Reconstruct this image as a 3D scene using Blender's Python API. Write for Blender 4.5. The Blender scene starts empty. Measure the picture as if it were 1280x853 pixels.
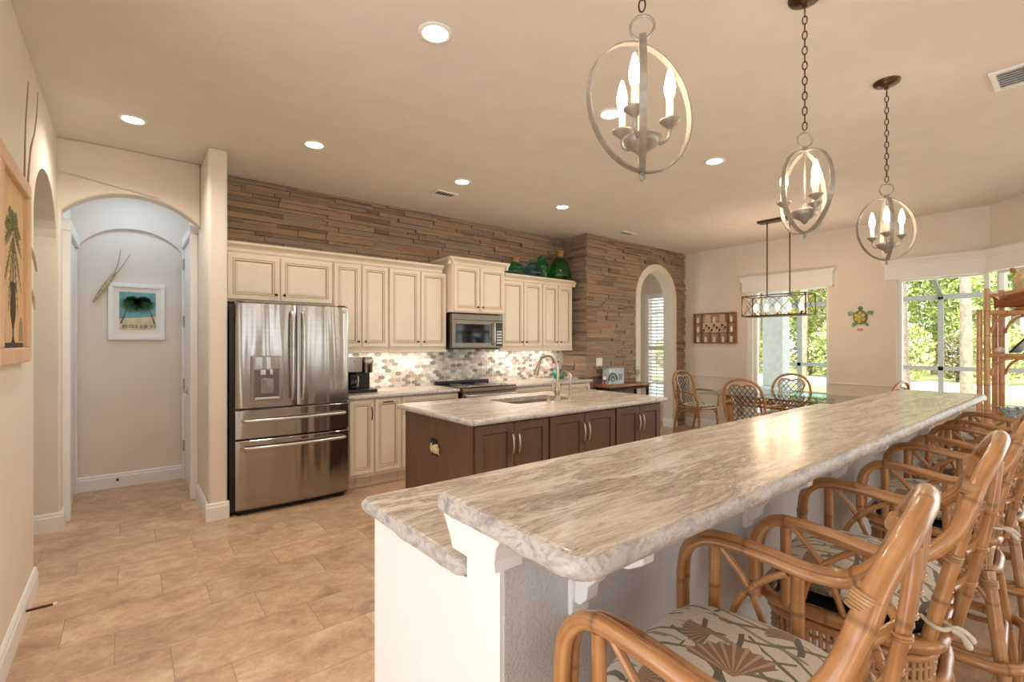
import bpy, bmesh, math, random
from mathutils import Vector, Matrix, noise
from mathutils.geometry import tessellate_polygon
random.seed(7)
PI = math.pi
SC = bpy.context.scene
COL = SC.collection

# ------------------------------------------------------------------ camera, world, sun, exposure
CAM_H = 1.42
YAW = math.atan2(480.0, 598.0)
cd = bpy.data.cameras.new('camera')
cam = bpy.data.objects.new('camera', cd); COL.objects.link(cam)
cam.location = (0, 0, CAM_H); cam.rotation_euler = (PI/2, 0, -YAW)
cd.sensor_width = 36.0; cd.lens = 598.0/1280*36.0; cd.shift_y = 3.5/1280
cd.clip_start = 0.02; cd.clip_end = 200
SC.camera = cam
SC.view_settings.view_transform = 'Standard'
SC.view_settings.look = 'None'
SC.view_settings.gamma = 1.0
SC.view_settings.use_curve_mapping = False
SC.view_settings.exposure = 0.27
W = bpy.data.worlds.new('world'); SC.world = W; W.use_nodes = True
bg = W.node_tree.nodes['Background']
bg.inputs['Color'].default_value = (0.86, 0.93, 1.0, 1)
bg.inputs['Strength'].default_value = 3.1
sd = bpy.data.lights.new('sun', 'SUN'); sd.energy = 8.0; sd.angle = 0.02; sd.color = (1, .95, .85)
so = bpy.data.objects.new('sun', sd); COL.objects.link(so)
so.rotation_euler = Vector((0.55, 0.30, -0.78)).to_track_quat('-Z', 'Y').to_euler()
DOWN_W = 34.0       # each recessed ceiling light
PEND_W = 3.2        # each pendant bulb
WARM = (1.0, 0.89, 0.77)
SC.cycles.max_bounces = 8
SC.cycles.diffuse_bounces = 5
SC.cycles.glossy_bounces = 4
SC.cycles.transmission_bounces = 8
SC.cycles.transparent_max_bounces = 16
SC.cycles.sample_clamp_indirect = 6.0
SC.cycles.caustics_reflective = False
SC.cycles.caustics_refractive = False

# ------------------------------------------------------------------ helpers
def L(c):
    c = c/255.0
    return c/12.92 if c <= .04045 else ((c+.055)/1.055)**2.4
def rgb(r, g, b): return (L(r), L(g), L(b), 1)

class MB:
    """collects faces of ONE mesh"""
    def __init__(s): s.v = []; s.f = []; s.mi = []; s.sm = []; s.al = {}
    def add(s, vs, fs, mi=0, sm=False, M=None):
        n = len(s.v)
        s.v += [tuple(M @ Vector(v)) for v in vs] if M is not None else [tuple(v) for v in vs]
        for k, f in enumerate(fs):
            s.f.append([i+n for i in f]); s.mi.append(mi if not isinstance(mi, (list, tuple)) else mi[k]); s.sm.append(sm)
        return s
    def box(s, x0, y0, z0, x1, y1, z1, mi=0, M=None):
        v = [(x0,y0,z0),(x1,y0,z0),(x1,y1,z0),(x0,y1,z0),(x0,y0,z1),(x1,y0,z1),(x1,y1,z1),(x0,y1,z1)]
        return s.add(v, [(3,2,1,0),(4,5,6,7),(0,1,5,4),(1,2,6,5),(2,3,7,6),(3,0,4,7)], mi, False, M)
    def tube(s, pts, r, n=10, closed=False, mi=0, caps=True, M=None):
        P = [Vector(p) for p in pts]; m = len(P)
        R = r if isinstance(r, (list, tuple)) else [r]*m
        vs = []; up = None; base = len(s.v); dist = 0.0; off = random.uniform(0,50)
        for i in range(m):
            if i: dist += (P[i]-P[i-1]).length
            if closed: t = P[(i+1) % m]-P[i-1]
            else: t = P[min(i+1, m-1)]-P[max(i-1, 0)]
            t.normalize() if t.length > 1e-9 else None
            if up is None:
                a = Vector((0,0,1)) if abs(t.z) < .9 else Vector((1,0,0))
                up = (a - t*a.dot(t)).normalized()
            else:
                up = up - t*up.dot(t)
                up = up.normalized() if up.length > 1e-6 else t.orthogonal().normalized()
            b = t.cross(up)
            for k in range(n):
                a = 2*PI*k/n
                s.al[base+len(vs)] = (math.cos(a)*R[i]+off, math.sin(a)*R[i], dist)
                vs.append(P[i] + (up*math.cos(a)+b*math.sin(a))*R[i])
        fs = []
        for i in range(m if closed else m-1):
            j = (i+1) % m
            for k in range(n):
                k2 = (k+1) % n
                fs.append((i*n+k, i*n+k2, j*n+k2, j*n+k))
        s.add(vs, fs, mi, True, M)
        if caps and not closed:
            s.add(vs[:n][::-1], [tuple(range(n))], mi, False, M)
            s.add(vs[-n:], [tuple(range(n))], mi, False, M)
        return s
    def cane(s, pts, r, step=.014, node=.23, n=10, closed=False, mi=0, M=None, phase=0.0):
        """a rattan pole: a tube with swollen nodes every so often"""
        P = resample(pts, step, closed); d = 0; R = []
        for i, p in enumerate(P):
            if i: d += (P[i]-P[i-1]).length
            q = ((d+phase) % node)-node/2
            R.append(r*(1+.11*math.exp(-(q/.008)**2)))
        return s.tube(P, R, n, closed, mi, True, M)
    def lathe(s, prof, n=20, mi=0, M=None, sm=True):
        vs = []; fs = []
        for r, z in prof:
            for k in range(n):
                a = 2*PI*k/n; vs.append((r*math.cos(a), r*math.sin(a), z))
        for i in range(len(prof)-1):
            for k in range(n):
                k2 = (k+1) % n; fs.append((i*n+k, i*n+k2, (i+1)*n+k2, (i+1)*n+k))
        s.add(vs, fs, mi, sm, M)
        if prof[0][0] > 1e-4: s.add(vs[:n][::-1], [tuple(range(n))], mi, False, M)
        if prof[-1][0] > 1e-4: s.add(vs[-n:], [tuple(range(n))], mi, False, M)
        return s
    def prism(s, poly, z0, z1, mi=0, M=None):
        n = len(poly)
        v = [(x,y,z0) for x,y in poly]+[(x,y,z1) for x,y in poly]
        area = sum(poly[i][0]*poly[(i+1)%n][1]-poly[(i+1)%n][0]*poly[i][1] for i in range(n))
        tri = tessellate_polygon([[Vector((x,y,0)) for x,y in poly]])
        fs = []
        for t in tri:
            a = [Vector(v[i]) for i in t]
            up = (a[1]-a[0]).cross(a[2]-a[0]).z > 0
            tt = t if up else t[::-1]
            fs.append(tuple(i+n for i in tt)); fs.append(tuple(tt[::-1]))
        for i in range(n):
            j = (i+1) % n
            fs.append((i,j,j+n,i+n) if area > 0 else (j,i,i+n,j+n))
        return s.add(v, fs, mi, False, M)
    def sweep(s, prof, p0, p1, out, mi=0, sm=False):
        """straight moulding: profile (d, z) from p0 to p1, d along the horizontal direction out"""
        p0 = Vector(p0); p1 = Vector(p1); o = Vector(out).normalized(); n = len(prof)
        v = [p0+o*d+Vector((0,0,z)) for d,z in prof]+[p1+o*d+Vector((0,0,z)) for d,z in prof]
        fs = [(i,(i+1)%n,(i+1)%n+n,i+n) for i in range(n)]+[tuple(range(n))[::-1], tuple(range(n,2*n))]
        return s.add(v, fs, mi, sm)
    def rings(s, w, h, rr, M=None):
        """panel in local XZ facing -Y: rr = (inset, depth, mat) from the outside in, the last is filled"""
        n0 = len(s.v); vs = []; fs = []; ms = []
        for i, (a, d, m) in enumerate(rr):
            vs += [(a,-d,a),(w-a,-d,a),(w-a,-d,h-a),(a,-d,h-a)]
            if i:
                for k in range(4):
                    fs.append(((i-1)*4+k,(i-1)*4+(k+1)%4,i*4+(k+1)%4,i*4+k)); ms.append(m)
        q = (len(rr)-1)*4; fs.append((q,q+1,q+2,q+3)); ms.append(rr[-1][2])
        fs.append((3,2,1,0)); ms.append(rr[0][2])
        return s.add(vs, fs, ms, False, M)
    def build(s, name, mats, parent=None, world=False, bevel=0, seg=2, smooth_angle=None):
        me = bpy.data.meshes.new(name)
        v = s.v
        if parent is not None and world:
            I = Matrix.Identity(4); q = parent
            while q is not None:
                I = Matrix.Translation(q.location) @ q.rotation_euler.to_matrix().to_4x4() @ I; q = q.parent
            I.invert()
            v = [tuple(I @ Vector(p)) for p in v]
        me.from_pydata(v, [], s.f)
        if not isinstance(mats, (list, tuple)): mats = [mats]
        for m in mats: me.materials.append(m)
        me.polygons.foreach_set('material_index', s.mi)
        me.polygons.foreach_set('use_smooth', s.sm)
        if s.al:
            at = me.attributes.new('along', 'FLOAT_VECTOR', 'POINT'); buf = [0.0]*(3*len(v))
            for k_, a_ in s.al.items(): buf[3*k_:3*k_+3] = a_
            at.data.foreach_set('vector', buf)
        me.update()
        o = bpy.data.objects.new(name, me); COL.objects.link(o)
        if parent is not None: o.parent = parent
        if bevel:
            b = o.modifiers.new('bevel', 'BEVEL'); b.width = bevel; b.segments = seg
            b.limit_method = 'ANGLE'; b.angle_limit = .6
        return o

def resample(pts, step, closed=False):
    P = [Vector(p) for p in pts]
    if closed: P = P+[P[0]]
    out = [P[0].copy()]; 
    tot = sum((P[i+1]-P[i]).length for i in range(len(P)-1))
    n = max(2, int(tot/step)); sl = tot/n; acc = 0; tgt = sl
    for i in range(len(P)-1):
        a, b = P[i], P[i+1]; l = (b-a).length
        while tgt <= acc+l+1e-9 and len(out) <= n:
            out.append(a+(b-a)*((tgt-acc)/max(l,1e-9))); tgt += sl
        acc += l
    if closed: out = out[:-1]
    return out
def cr(pts, k=8, closed=False):
    """Catmull-Rom through the points"""
    P = [Vector(p) for p in pts]; n = len(P); out = []
    for i in range(n if closed else n-1):
        if closed: a,b,c,d = P[i-1],P[i],P[(i+1)%n],P[(i+2)%n]
        else: a,b,c,d = P[max(i-1,0)],P[i],P[i+1],P[min(i+2,n-1)]
        for j in range(k):
            t = j/k
            out.append(.5*((2*b)+(c-a)*t+(2*a-5*b+4*c-d)*t*t+(3*b-a-3*c+d)*t**3))
    if not closed: out.append(P[-1])
    return out
def rrect(x0, y0, x1, y1, r, k=6):
    p = []
    for cx,cy,a0 in ((x1-r,y0+r,-PI/2),(x1-r,y1-r,0),(x0+r,y1-r,PI/2),(x0+r,y0+r,PI)):
        for i in range(k+1):
            a = a0+PI/2*i/k; p.append((cx+r*math.cos(a), cy+r*math.sin(a)))
    return p
def T(x,y,z): return Matrix.Translation((x,y,z))
def RZ(a): return Matrix.Rotation(a,4,'Z')
def RX(a): return Matrix.Rotation(a,4,'X')
def RY(a): return Matrix.Rotation(a,4,'Y')

def tag(o, label, cat, group=None):
    o['label'] = label; o['category'] = cat
    if group: o['group'] = group
    return o
def thing(name, label, cat, loc=(0,0,0), rotz=0, group=None):
    o = bpy.data.objects.new(name, None); COL.objects.link(o)
    o.empty_display_size = .1
    o.location = loc; o.rotation_euler = (0,0,rotz)
    return tag(o, label, cat, group)
def struct(o): o['kind'] = 'structure'; return o
def dup(root, loc, rotz, label, group=None):
    def cp(o, par):
        c = o.copy(); COL.objects.link(c)
        if par is not None: c.parent = par
        for ch in list(o.children):
            cp(ch, c)
        return c
    r = cp(root, None); r.location = loc; r.rotation_euler = (0,0,rotz)
    r['label'] = label
    if group: r['group'] = group
    return r
def lamp(name, kind, loc, energy, color, parent=None, **kw):
    d = bpy.data.lights.new(name, kind); d.energy = energy; d.color = color
    for k, v in kw.items(): setattr(d, k, v)
    o = bpy.data.objects.new(name, d); COL.objects.link(o); o.location = loc
    if parent is not None: o.parent = parent
    return o

# ------------------------------------------------------------------ materials
class NT:
    def __init__(s, name):
        s.m = bpy.data.materials.new(name); s.m.use_nodes = True
        s.t = s.m.node_tree; s.b = s.t.nodes['Principled BSDF']; s.o = s.t.nodes['Material Output']
    def n(s, typ, **kw):
        x = s.t.nodes.new(typ)
        for k, v in kw.items():
            if k in x.bl_rna.properties: setattr(x, k, v)
            else: s.set(x, k, v)
        return x
    def set(s, x, k, v):
        i = x.inputs[int(k[1:])] if k[0] == '_' else x.inputs[k.replace('_',' ')]
        if isinstance(v, bpy.types.NodeSocket): s.t.links.new(v, i)
        else: i.default_value = v
    def link(s, a, b): s.t.links.new(a, b)
    def pos(s, scale=(1,1,1), rot=(0,0,0), loc=(0,0,0), kind='Object'):
        tc = s.n('ShaderNodeTexCoord'); mp = s.n('ShaderNodeMapping')
        s.link(tc.outputs[kind], mp.inputs['Vector'])
        mp.inputs['Scale'].default_value = scale; mp.inputs['Rotation'].default_value = rot; mp.inputs['Location'].default_value = loc
        return mp.outputs[0]
    def noise(s, vec, scale, detail=4, rough=.55, dist=0):
        x = s.n('ShaderNodeTexNoise'); s.link(vec, x.inputs['Vector'])
        x.inputs['Scale'].default_value = scale; x.inputs['Detail'].default_value = detail
        x.inputs['Roughness'].default_value = rough; x.inputs['Distortion'].default_value = dist
        return x.outputs[0]
    def ramp(s, fac, stops, interp='LINEAR'):
        x = s.n('ShaderNodeValToRGB'); s.link(fac, x.inputs[0]); cr_ = x.color_ramp; cr_.interpolation = interp
        while len(cr_.elements) < len(stops): cr_.elements.new(.5)
        for e, (p, c) in zip(cr_.elements, stops): e.position = p; e.color = c if len(c) == 4 else (*c, 1)
        return x.outputs[0]
    def mix(s, f, a, b, mode='MIX'):
        x = s.n('ShaderNodeMix', data_type='RGBA', blend_type=mode)
        for i, v in ((0, f), (6, a), (7, b)):
            if isinstance(v, bpy.types.NodeSocket): s.link(v, x.inputs[i])
            else: x.inputs[i].default_value = v
        return x.outputs[2]
    def math(s, op, a, b=0.0, c=None):
        x = s.n('ShaderNodeMath', operation=op)
        for i, v in ((0, a), (1, b), (2, c)):
            if v is None: continue
            if isinstance(v, bpy.types.NodeSocket): s.link(v, x.inputs[i])
            else: x.inputs[i].default_value = v
        return x.outputs[0]
    def bump(s, h, strength=.3, dist=.01):
        x = s.n('ShaderNodeBump'); s.link(h, x.inputs['Height'])
        x.inputs['Strength'].default_value = strength; x.inputs['Distance'].default_value = dist
        s.link(x.outputs[0], s.b.inputs['Normal'])
    def col(s, c):
        if isinstance(c, bpy.types.NodeSocket): s.link(c, s.b.inputs['Base Color'])
        else: s.b.inputs['Base Color'].default_value = c
    def prop(s, **kw):
        for k, v in kw.items():
            i = s.b.inputs[k.replace('_',' ')]
            if isinstance(v, bpy.types.NodeSocket): s.link(v, i)
            else: i.default_value = v
        return s

def plain(name, c, rough=.5, metal=0, var=.06, scale=12, bump=0, bscale=60, **kw):
    m = NT(name); v = m.pos()
    d = tuple(x*(1-var*2) for x in c[:3])+(1,)
    h = tuple(min(1, x*(1+var)) for x in c[:3])+(1,)
    m.col(m.ramp(m.noise(v, scale), [(.3, d), (.7, h)]))
    m.prop(Roughness=rough, Metallic=metal, **kw)
    if bump: m.bump(m.noise(v, bscale, 3), bump, .004)
    return m.m
def emit(name, c, strength):
    m = NT(name); m.col((0,0,0,1)); m.prop(Emission_Color=c, Emission_Strength=strength); return m.m
def pane_mat(name, tint, fres=1.45, rough=0.0):
    m = NT(name); t = m.n('ShaderNodeBsdfTransparent'); t.inputs[0].default_value = tint
    g = m.n('ShaderNodeBsdfGlossy'); g.inputs['Roughness'].default_value = rough
    f = m.n('ShaderNodeFresnel'); f.inputs[0].default_value = fres
    ge = m.n('ShaderNodeNewGeometry'); k = m.math('MULTIPLY', f.outputs[0], m.math('SUBTRACT', 1.0, ge.outputs['Backfacing']))
    x = m.n('ShaderNodeMixShader'); m.link(k, x.inputs[0]); m.link(t.outputs[0], x.inputs[1]); m.link(g.outputs[0], x.inputs[2])
    m.link(x.outputs[0], m.o.inputs[0]); m.t.nodes.remove(m.b); return m.m
def glass_mat(name, c): return pane_mat(name, c, 1.6, .02)

M = {}
M['paint'] = plain('wall_paint', rgb(235,226,213), .8, bump=.12, bscale=90, var=.015, scale=3)
M['ceil'] = plain('ceiling_paint', rgb(236,230,223), .9, bump=.2, bscale=70, var=.02, scale=4)
M['white'] = plain('white_trim_paint', rgb(245,245,244), .4, var=.01)
M['orange_peel'] = plain('textured_wall_shaded', rgb(206,207,208), .7, bump=1.0, bscale=95, var=.015, scale=3)  # greyed: shade on the bar wall's front is put into the colour
M['cream'] = plain('cream_cabinet_paint', rgb(238,225,204), .38, var=.02, scale=6)
M['glaze'] = plain('brown_glaze', rgb(198,174,146), .5, var=.05)
M['dark'] = plain('black_plastic', rgb(22,21,21), .35)
M['blackmetal'] = plain('black_iron', rgb(45,38,33), .45, .7)
M['bronze'] = plain('oil_rubbed_bronze', rgb(92,72,55), .35, .9)
M['nickel'] = plain('brushed_nickel', rgb(196,182,160), .28, 1)
M['pewter'] = plain('aged_pewter', rgb(168,160,150), .42, .55, var=.12, scale=30)
M['vent_shade'] = plain('duct_shade', rgb(48,44,40), .9)  # dark colour stands in for the shade behind vent louvers
M['cage'] = plain('bronze_screen_frame', rgb(88,84,80), .5)
M['recess'] = plain('dispenser_recess_metal', rgb(112,108,102), .35, .6)
M['steel_dark'] = plain('microwave_steel', rgb(128,118,106), .34, 1)
M['handle_steel'] = plain('handle_steel', rgb(208,206,203), .3, 1)
M['cork'] = plain('cork', rgb(196,150,100), .9, scale=80, var=.15)
M['plate'] = plain('white_plastic', rgb(240,236,228), .35, var=.01)
M['chrome'] = plain('chrome', rgb(215,215,215), .12, 1)
M['teal'] = plain('teal_ceramic', rgb(40,140,125), .2, var=.15)
M['driftwood'] = plain('dry_palm_boot', rgb(196,176,140), .8, scale=30, var=.15)
M['twig'] = plain('brown_twig', rgb(168,140,106), .8)
M['blackcover'] = plain('black_gloss', rgb(14,14,15), .06)
M['concrete'] = plain('painted_column', rgb(186,192,198), .7)
M['water'] = plain('pool_water', rgb(110,205,195), .05)
M['bulb'] = emit('warm_bulb', (1,.78,.45,1), 22)
M['bulb_soft'] = emit('amber_bulb', (1,.70,.30,1), 9)
M['downlight'] = emit('downlight_disc', (1,.92,.78,1), 14)
M['pane'] = pane_mat('window_glass', (.96,.98,.97,1))
M['glasstop'] = pane_mat('table_glass', (.80,.90,.86,1), 1.5)
M['clear'] = pane_mat('clear_wine_glass', (.88,.90,.90,1), 1.9)

def mk_steel():
    m = NT('brushed_stainless')
    w = m.noise(m.pos((4.2,1,.35)), 1.3, 2, .4, .4)
    g = m.noise(m.pos((1,1,220)), 2, 2, .5)
    m.col(m.ramp(g, [(.3,rgb(158,152,145)),(.7,rgb(172,166,158))]))
    m.prop(Metallic=1.0, Roughness=.19)
    b1 = m.n('ShaderNodeBump'); m.link(w, b1.inputs['Height']); b1.inputs['Strength'].default_value = 1.0; b1.inputs['Distance'].default_value = .022
    m.link(b1.outputs[0], m.b.inputs['Normal']); return m.m
M['steel'] = mk_steel()

def mk_granite(name):
    m = NT(name)
    big = m.noise(m.pos((.6,1.3,1), (0,0,.12)), 1.4, 4, .55, 1.0)
    st = m.noise(m.pos((.62,6.5,4), (0,0,.05)), 2.2, 10, .74, 1.1)
    vein = m.noise(m.pos((.9,4.4,3), (0,0,.10)), 2.3, 11, .76, 1.7)
    fine = m.noise(m.pos((5,34,20), (0,0,.07)), 3.2, 7, .78, .7)
    c1 = m.ramp(st, [(.30,rgb(122,112,104)),(.40,rgb(166,154,142)),(.48,rgb(206,196,184)),(.58,rgb(224,217,208)),(.68,rgb(182,170,157)),(.78,rgb(236,232,227))])
    c2 = m.ramp(vein, [(.36,rgb(150,138,126)),(.45,rgb(200,188,174)),(.495,rgb(128,116,106)),(.53,rgb(208,198,186)),(.66,rgb(238,234,228))])
    c = m.mix(m.ramp(big, [(.35,(0,0,0,1)),(.65,(1,1,1,1))]), c1, c2)
    c = m.mix(.5, c, m.ramp(fine, [(.3,rgb(84,76,70)),(.5,rgb(184,178,170)),(.70,rgb(238,236,232))]), 'OVERLAY')
    m.col(c); m.prop(Roughness=.24)
    return m.m
M['granite'] = mk_granite('brown_marble')
def mk_edge():
    m = NT('chiseled_marble_edge'); v = m.pos((9,9,14))
    st = m.noise(v, 1.6, 7, .7, 1.2)
    m.col(m.ramp(st, [(.25,rgb(110,104,100)),(.40,rgb(168,164,160)),(.55,rgb(208,204,198)),(.66,rgb(160,150,140)),(.8,rgb(196,180,160))]))
    m.prop(Roughness=.3); m.bump(m.noise(m.pos(), 55, 4), .5, .01); return m.m
M['granite_edge'] = mk_edge()

def mk_floor():
    m = NT('travertine_tile')
    tc = m.n('ShaderNodeTexCoord'); sp = m.n('ShaderNodeSeparateXYZ'); m.link(tc.outputs['Object'], sp.inputs[0])
    x, y = sp.outputs[0], sp.outputs[1]
    ty = m.math('DIVIDE', m.math('ADD', y, -.002), .305); row = m.math('FLOOR', ty)
    tx = m.math('ADD', m.math('DIVIDE', x, .61), m.math('MULTIPLY', row, .3333)); tx = m.math('ADD', tx, .08)
    colm = m.math('FLOOR', tx)
    fx = m.math('FRACT', tx); fy = m.math('FRACT', ty)
    ex = m.math('MULTIPLY', m.math('MINIMUM', fx, m.math('SUBTRACT', 1.0, fx)), .61)
    ey = m.math('MULTIPLY', m.math('MINIMUM', fy, m.math('SUBTRACT', 1.0, fy)), .305)
    e = m.math('MINIMUM', ex, ey)
    grout = m.math('LESS_THAN', e, .0017)
    cb = m.n('ShaderNodeCombineXYZ'); m.link(colm, cb.inputs[0]); m.link(row, cb.inputs[1])
    wn = m.n('ShaderNodeTexWhiteNoise'); m.link(cb.outputs[0], wn.inputs['Vector'])
    # per-tile offset of the veining
    vm = m.n('ShaderNodeVectorMath', operation='MULTIPLY_ADD'); m.link(wn.outputs['Color'], vm.inputs[0])
    vm.inputs[1].default_value = (9,9,9); m.link(tc.outputs['Object'], vm.inputs[2])
    mp = m.n('ShaderNodeMapping'); m.link(vm.outputs[0], mp.inputs[0]); mp.inputs['Scale'].default_value = (1,1.2,1); mp.inputs['Rotation'].default_value = (0,0,-.25)
    n1 = m.noise(mp.outputs[0], 3.4, 10, .72, .25)
    n2 = m.noise(mp.outputs[0], 9, 10, .82, .6)
    n3 = m.noise(mp.outputs[0], 26, 6, .8, .4)
    c = m.ramp(n1, [(.28,rgb(168,142,116)),(.42,rgb(196,171,143)),(.54,rgb(211,188,161)),(.70,rgb(226,209,187))])
    c = m.mix(.5, c, m.ramp(n2, [(.3,rgb(96,80,66)),(.48,rgb(170,152,134)),(.7,rgb(228,216,198))]), 'OVERLAY')
    c = m.mix(m.ramp(n3, [(.60,(0,0,0,1)),(.70,(.55,.55,.55,1))]), c, rgb(150,118,90))
    br = m.math('ADD', m.math('MULTIPLY', wn.outputs['Value'], .16), .90)
    hs = m.n('ShaderNodeHueSaturation'); m.link(c, hs.inputs['Color']); m.link(br, hs.inputs['Value'])
    c = m.mix(grout, hs.outputs[0], rgb(164,138,110))
    m.col(c); m.prop(Roughness=.33)
    m.bump(m.math('MINIMUM', m.math('MULTIPLY', e, 200.0), 1.0), .25, .003)
    return m.m
M['floor'] = mk_floor()

def mk_stone():
    m = NT('ledger_stone'); g = m.n('ShaderNodeNewGeometry')
    c = m.ramp(g.outputs['Random Per Island'], [(0,rgb(164,142,122)),(.15,rgb(176,152,130)),(.3,rgb(150,134,120)),(.45,rgb(180,154,128)),(.6,rgb(166,150,136)),(.74,rgb(178,152,130)),(.88,rgb(138,118,102)),(.97,rgb(176,140,112))], 'CONSTANT')
    v = m.pos((2,2,9)); n1 = m.noise(v, 5, 7, .65, .4)
    c = m.mix(.30, c, m.ramp(n1, [(.3,rgb(100,86,76)),(.5,rgb(150,138,126)),(.72,rgb(196,180,164))]), 'OVERLAY')
    m.col(c); m.prop(Roughness=.85)
    m.bump(m.noise(m.pos((12,12,30)), 4, 6, .65), .6, .008); return m.m
M['stone'] = mk_stone()
def mk_hex():
    m = NT('mosaic_tile'); g = m.n('ShaderNodeNewGeometry')
    c = m.ramp(g.outputs['Random Per Island'], [(0,rgb(243,238,232)),(.3,rgb(212,198,186)),(.48,rgb(184,166,154)),(.66,rgb(150,136,128)),(.8,rgb(226,212,200)),(.93,rgb(196,200,192))], 'CONSTANT')
    m.col(c); m.prop(Roughness=.22); return m.m
M['hex'] = mk_hex()
M['grout'] = plain('grout', rgb(225,218,210), .8)

def mk_rattan(name, a, b, c_, rough=.28, node=.23):
    m = NT(name); at = m.n('ShaderNodeAttribute', attribute_name='along')
    mp = m.n('ShaderNodeMapping'); m.link(at.outputs['Vector'], mp.inputs[0]); mp.inputs['Scale'].default_value = (60,60,3.2)
    n1 = m.noise(mp.outputs[0], 1.0, 5, .6, .3)
    mp2 = m.n('ShaderNodeMapping'); m.link(at.outputs['Vector'], mp2.inputs[0]); mp2.inputs['Scale'].default_value = (1,1,1)
    n2 = m.noise(mp2.outputs[0], 9, 3, .6)
    c = m.ramp(n1, [(.28,a),(.5,b),(.72,c_)])
    c = m.mix(.35, c, m.ramp(n2, [(.3,a),(.5,b),(.7,c_)]))
    sp = m.n('ShaderNodeSeparateXYZ'); m.link(at.outputs['Vector'], sp.inputs[0])
    q = m.math('ABSOLUTE', m.math('SUBTRACT', m.math('FRACT', m.math('DIVIDE', sp.outputs[2], node)), .5))
    ring = m.ramp(q, [(.0,(1,1,1,1)),(.012,(.7,.7,.7,1)),(.035,(0,0,0,1))])
    dk = tuple(x*.35 for x in a[:3])+(1,)
    c = m.mix(m.math('MULTIPLY', ring, .55), c, dk)
    m.col(c); m.prop(Roughness=rough, Coat_Weight=.5, Coat_Roughness=.12); m.bump(n1, .10, .003); return m.m
M['rattan'] = mk_rattan('honey_rattan', rgb(126,78,42), rgb(184,130,78), rgb(214,170,118))
M['binding'] = mk_rattan('rattan_binding', rgb(132,92,58), rgb(178,134,90), rgb(206,168,124), .4, 9.0)
M['rattan_light'] = mk_rattan('light_bamboo', rgb(180,124,74), rgb(208,158,104), rgb(226,188,138))
M['rattan_red'] = mk_rattan('brown_rattan', rgb(120,66,32), rgb(164,100,52), rgb(190,130,76))

def mk_wood(name, a, b, rough=.45, axis=(2,2,14)):
    m = NT(name); n1 = m.noise(m.pos(axis), 3, 6, .6, .7)
    m.col(m.ramp(n1, [(.3,a),(.7,b)])); m.prop(Roughness=rough); return m.m
M['walnut'] = mk_wood('brown_island_cabinet', rgb(98,72,54), rgb(112,84,66), .4, (9,9,1.2))
M['walnut_dark'] = plain('island_groove', rgb(58,40,30), .5)
M['oak'] = mk_wood('light_oak_frame', rgb(220,182,146), rgb(234,202,168), .5, (20,2,2))
M['cartwood'] = mk_wood('red_brown_table_wood', rgb(128,72,42), rgb(176,112,70), .3, (2,14,14))
M['boxwood'] = mk_wood('rustic_box_wood', rgb(130,88,58), rgb(170,122,84), .6, (2,2,12))

def mk_fabric():
    m = NT('seashell_print_fabric')
    v = m.pos((1,1,1)); tc = m.n('ShaderNodeTexCoord'); sp = m.n('ShaderNodeSeparateXYZ'); m.link(tc.outputs['Object'], sp.inputs[0])
    base = m.ramp(m.noise(v, 300, 2), [(.3,rgb(208,200,184)),(.7,rgb(226,220,206))])
    def blades(rot, loc, scale, wid, colr, base):
        vv = m.pos((1,1,.3), (0,0,rot), loc)
        nz = m.n('ShaderNodeTexNoise'); m.link(vv, nz.inputs['Vector']); nz.inputs['Scale'].default_value = 4.0; nz.inputs['Detail'].default_value = 1
        wv = m.n('ShaderNodeTexWave', wave_type='BANDS', bands_direction='X'); m.link(vv, wv.inputs['Vector'])
        wv.inputs['Scale'].default_value = scale; wv.inputs['Distortion'].default_value = 5.5; wv.inputs['Detail'].default_value = 1.0; wv.inputs['Detail Scale'].default_value = 1.1
        k = m.math('GREATER_THAN', wv.outputs['Fac'], wid)
        k2 = m.math('GREATER_THAN', m.noise(vv, 9, 1), .47)
        return m.mix(m.math('MULTIPLY', k, k2), base, colr)
    c = blades(.6, (0,0,0), 5.5, .93, rgb(112,108,84), base)
    c = blades(.2, (.5,.2,0), 4.5, .95, rgb(150,146,118), c)
    c = blades(-.5, (.3,.1,0), 4.4, .95, rgb(122,116,84), c)
    c = blades(1.5, (.1,.6,0), 3.6, .96, rgb(104,98,78), c)
    # scallop shell: fan of ribs around a hinge point
    for (sx, sy, rad, rot, ca, cb_) in ((-.06,.03,.10,.4,rgb(186,158,128),rgb(142,112,84)), (.05,.11,.06,2.2,rgb(176,152,124),rgb(130,106,82)), (-.16,.17,.055,-1,rgb(188,162,132),rgb(146,118,90)), (.15,-.02,.055,1.2,rgb(180,152,124),rgb(136,110,86))):
        dx = m.math('SUBTRACT', sp.outputs[0], sx); dy = m.math('SUBTRACT', sp.outputs[1], sy)
        ang = m.math('ARCTAN2', dy, dx); r_ = m.math('SQRT', m.math('ADD', m.math('MULTIPLY', dx, dx), m.math('MULTIPLY', dy, dy)))
        da = m.math('ABSOLUTE', m.math('SINE', m.math('MULTIPLY', m.math('SUBTRACT', ang, rot), .5)))
        edge = m.math('ADD', rad, m.math('MULTIPLY', m.math('SINE', m.math('MULTIPLY', ang, 26.0)), rad*.05))
        inside = m.math('MULTIPLY', m.math('LESS_THAN', r_, edge), m.math('LESS_THAN', da, .48))
        rib = m.ramp(m.math('SINE', m.math('MULTIPLY', ang, 26.0)), [(.35,cb_),(.65,ca)])
        c = m.mix(inside, c, rib)
    m.col(c); m.prop(Roughness=.85, Sheen_Weight=.2); m.bump(m.noise(v, 400, 2), .15, .002); return m.m
M['fabric'] = mk_fabric()
M['tie'] = plain('cushion_tie_fabric', rgb(220,212,196), .9)
M['white_strand'] = plain('white_cane_weave', rgb(232,226,216), .5)
M['navy_strand'] = plain('dark_weave', rgb(62,60,72), .5)
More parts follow.
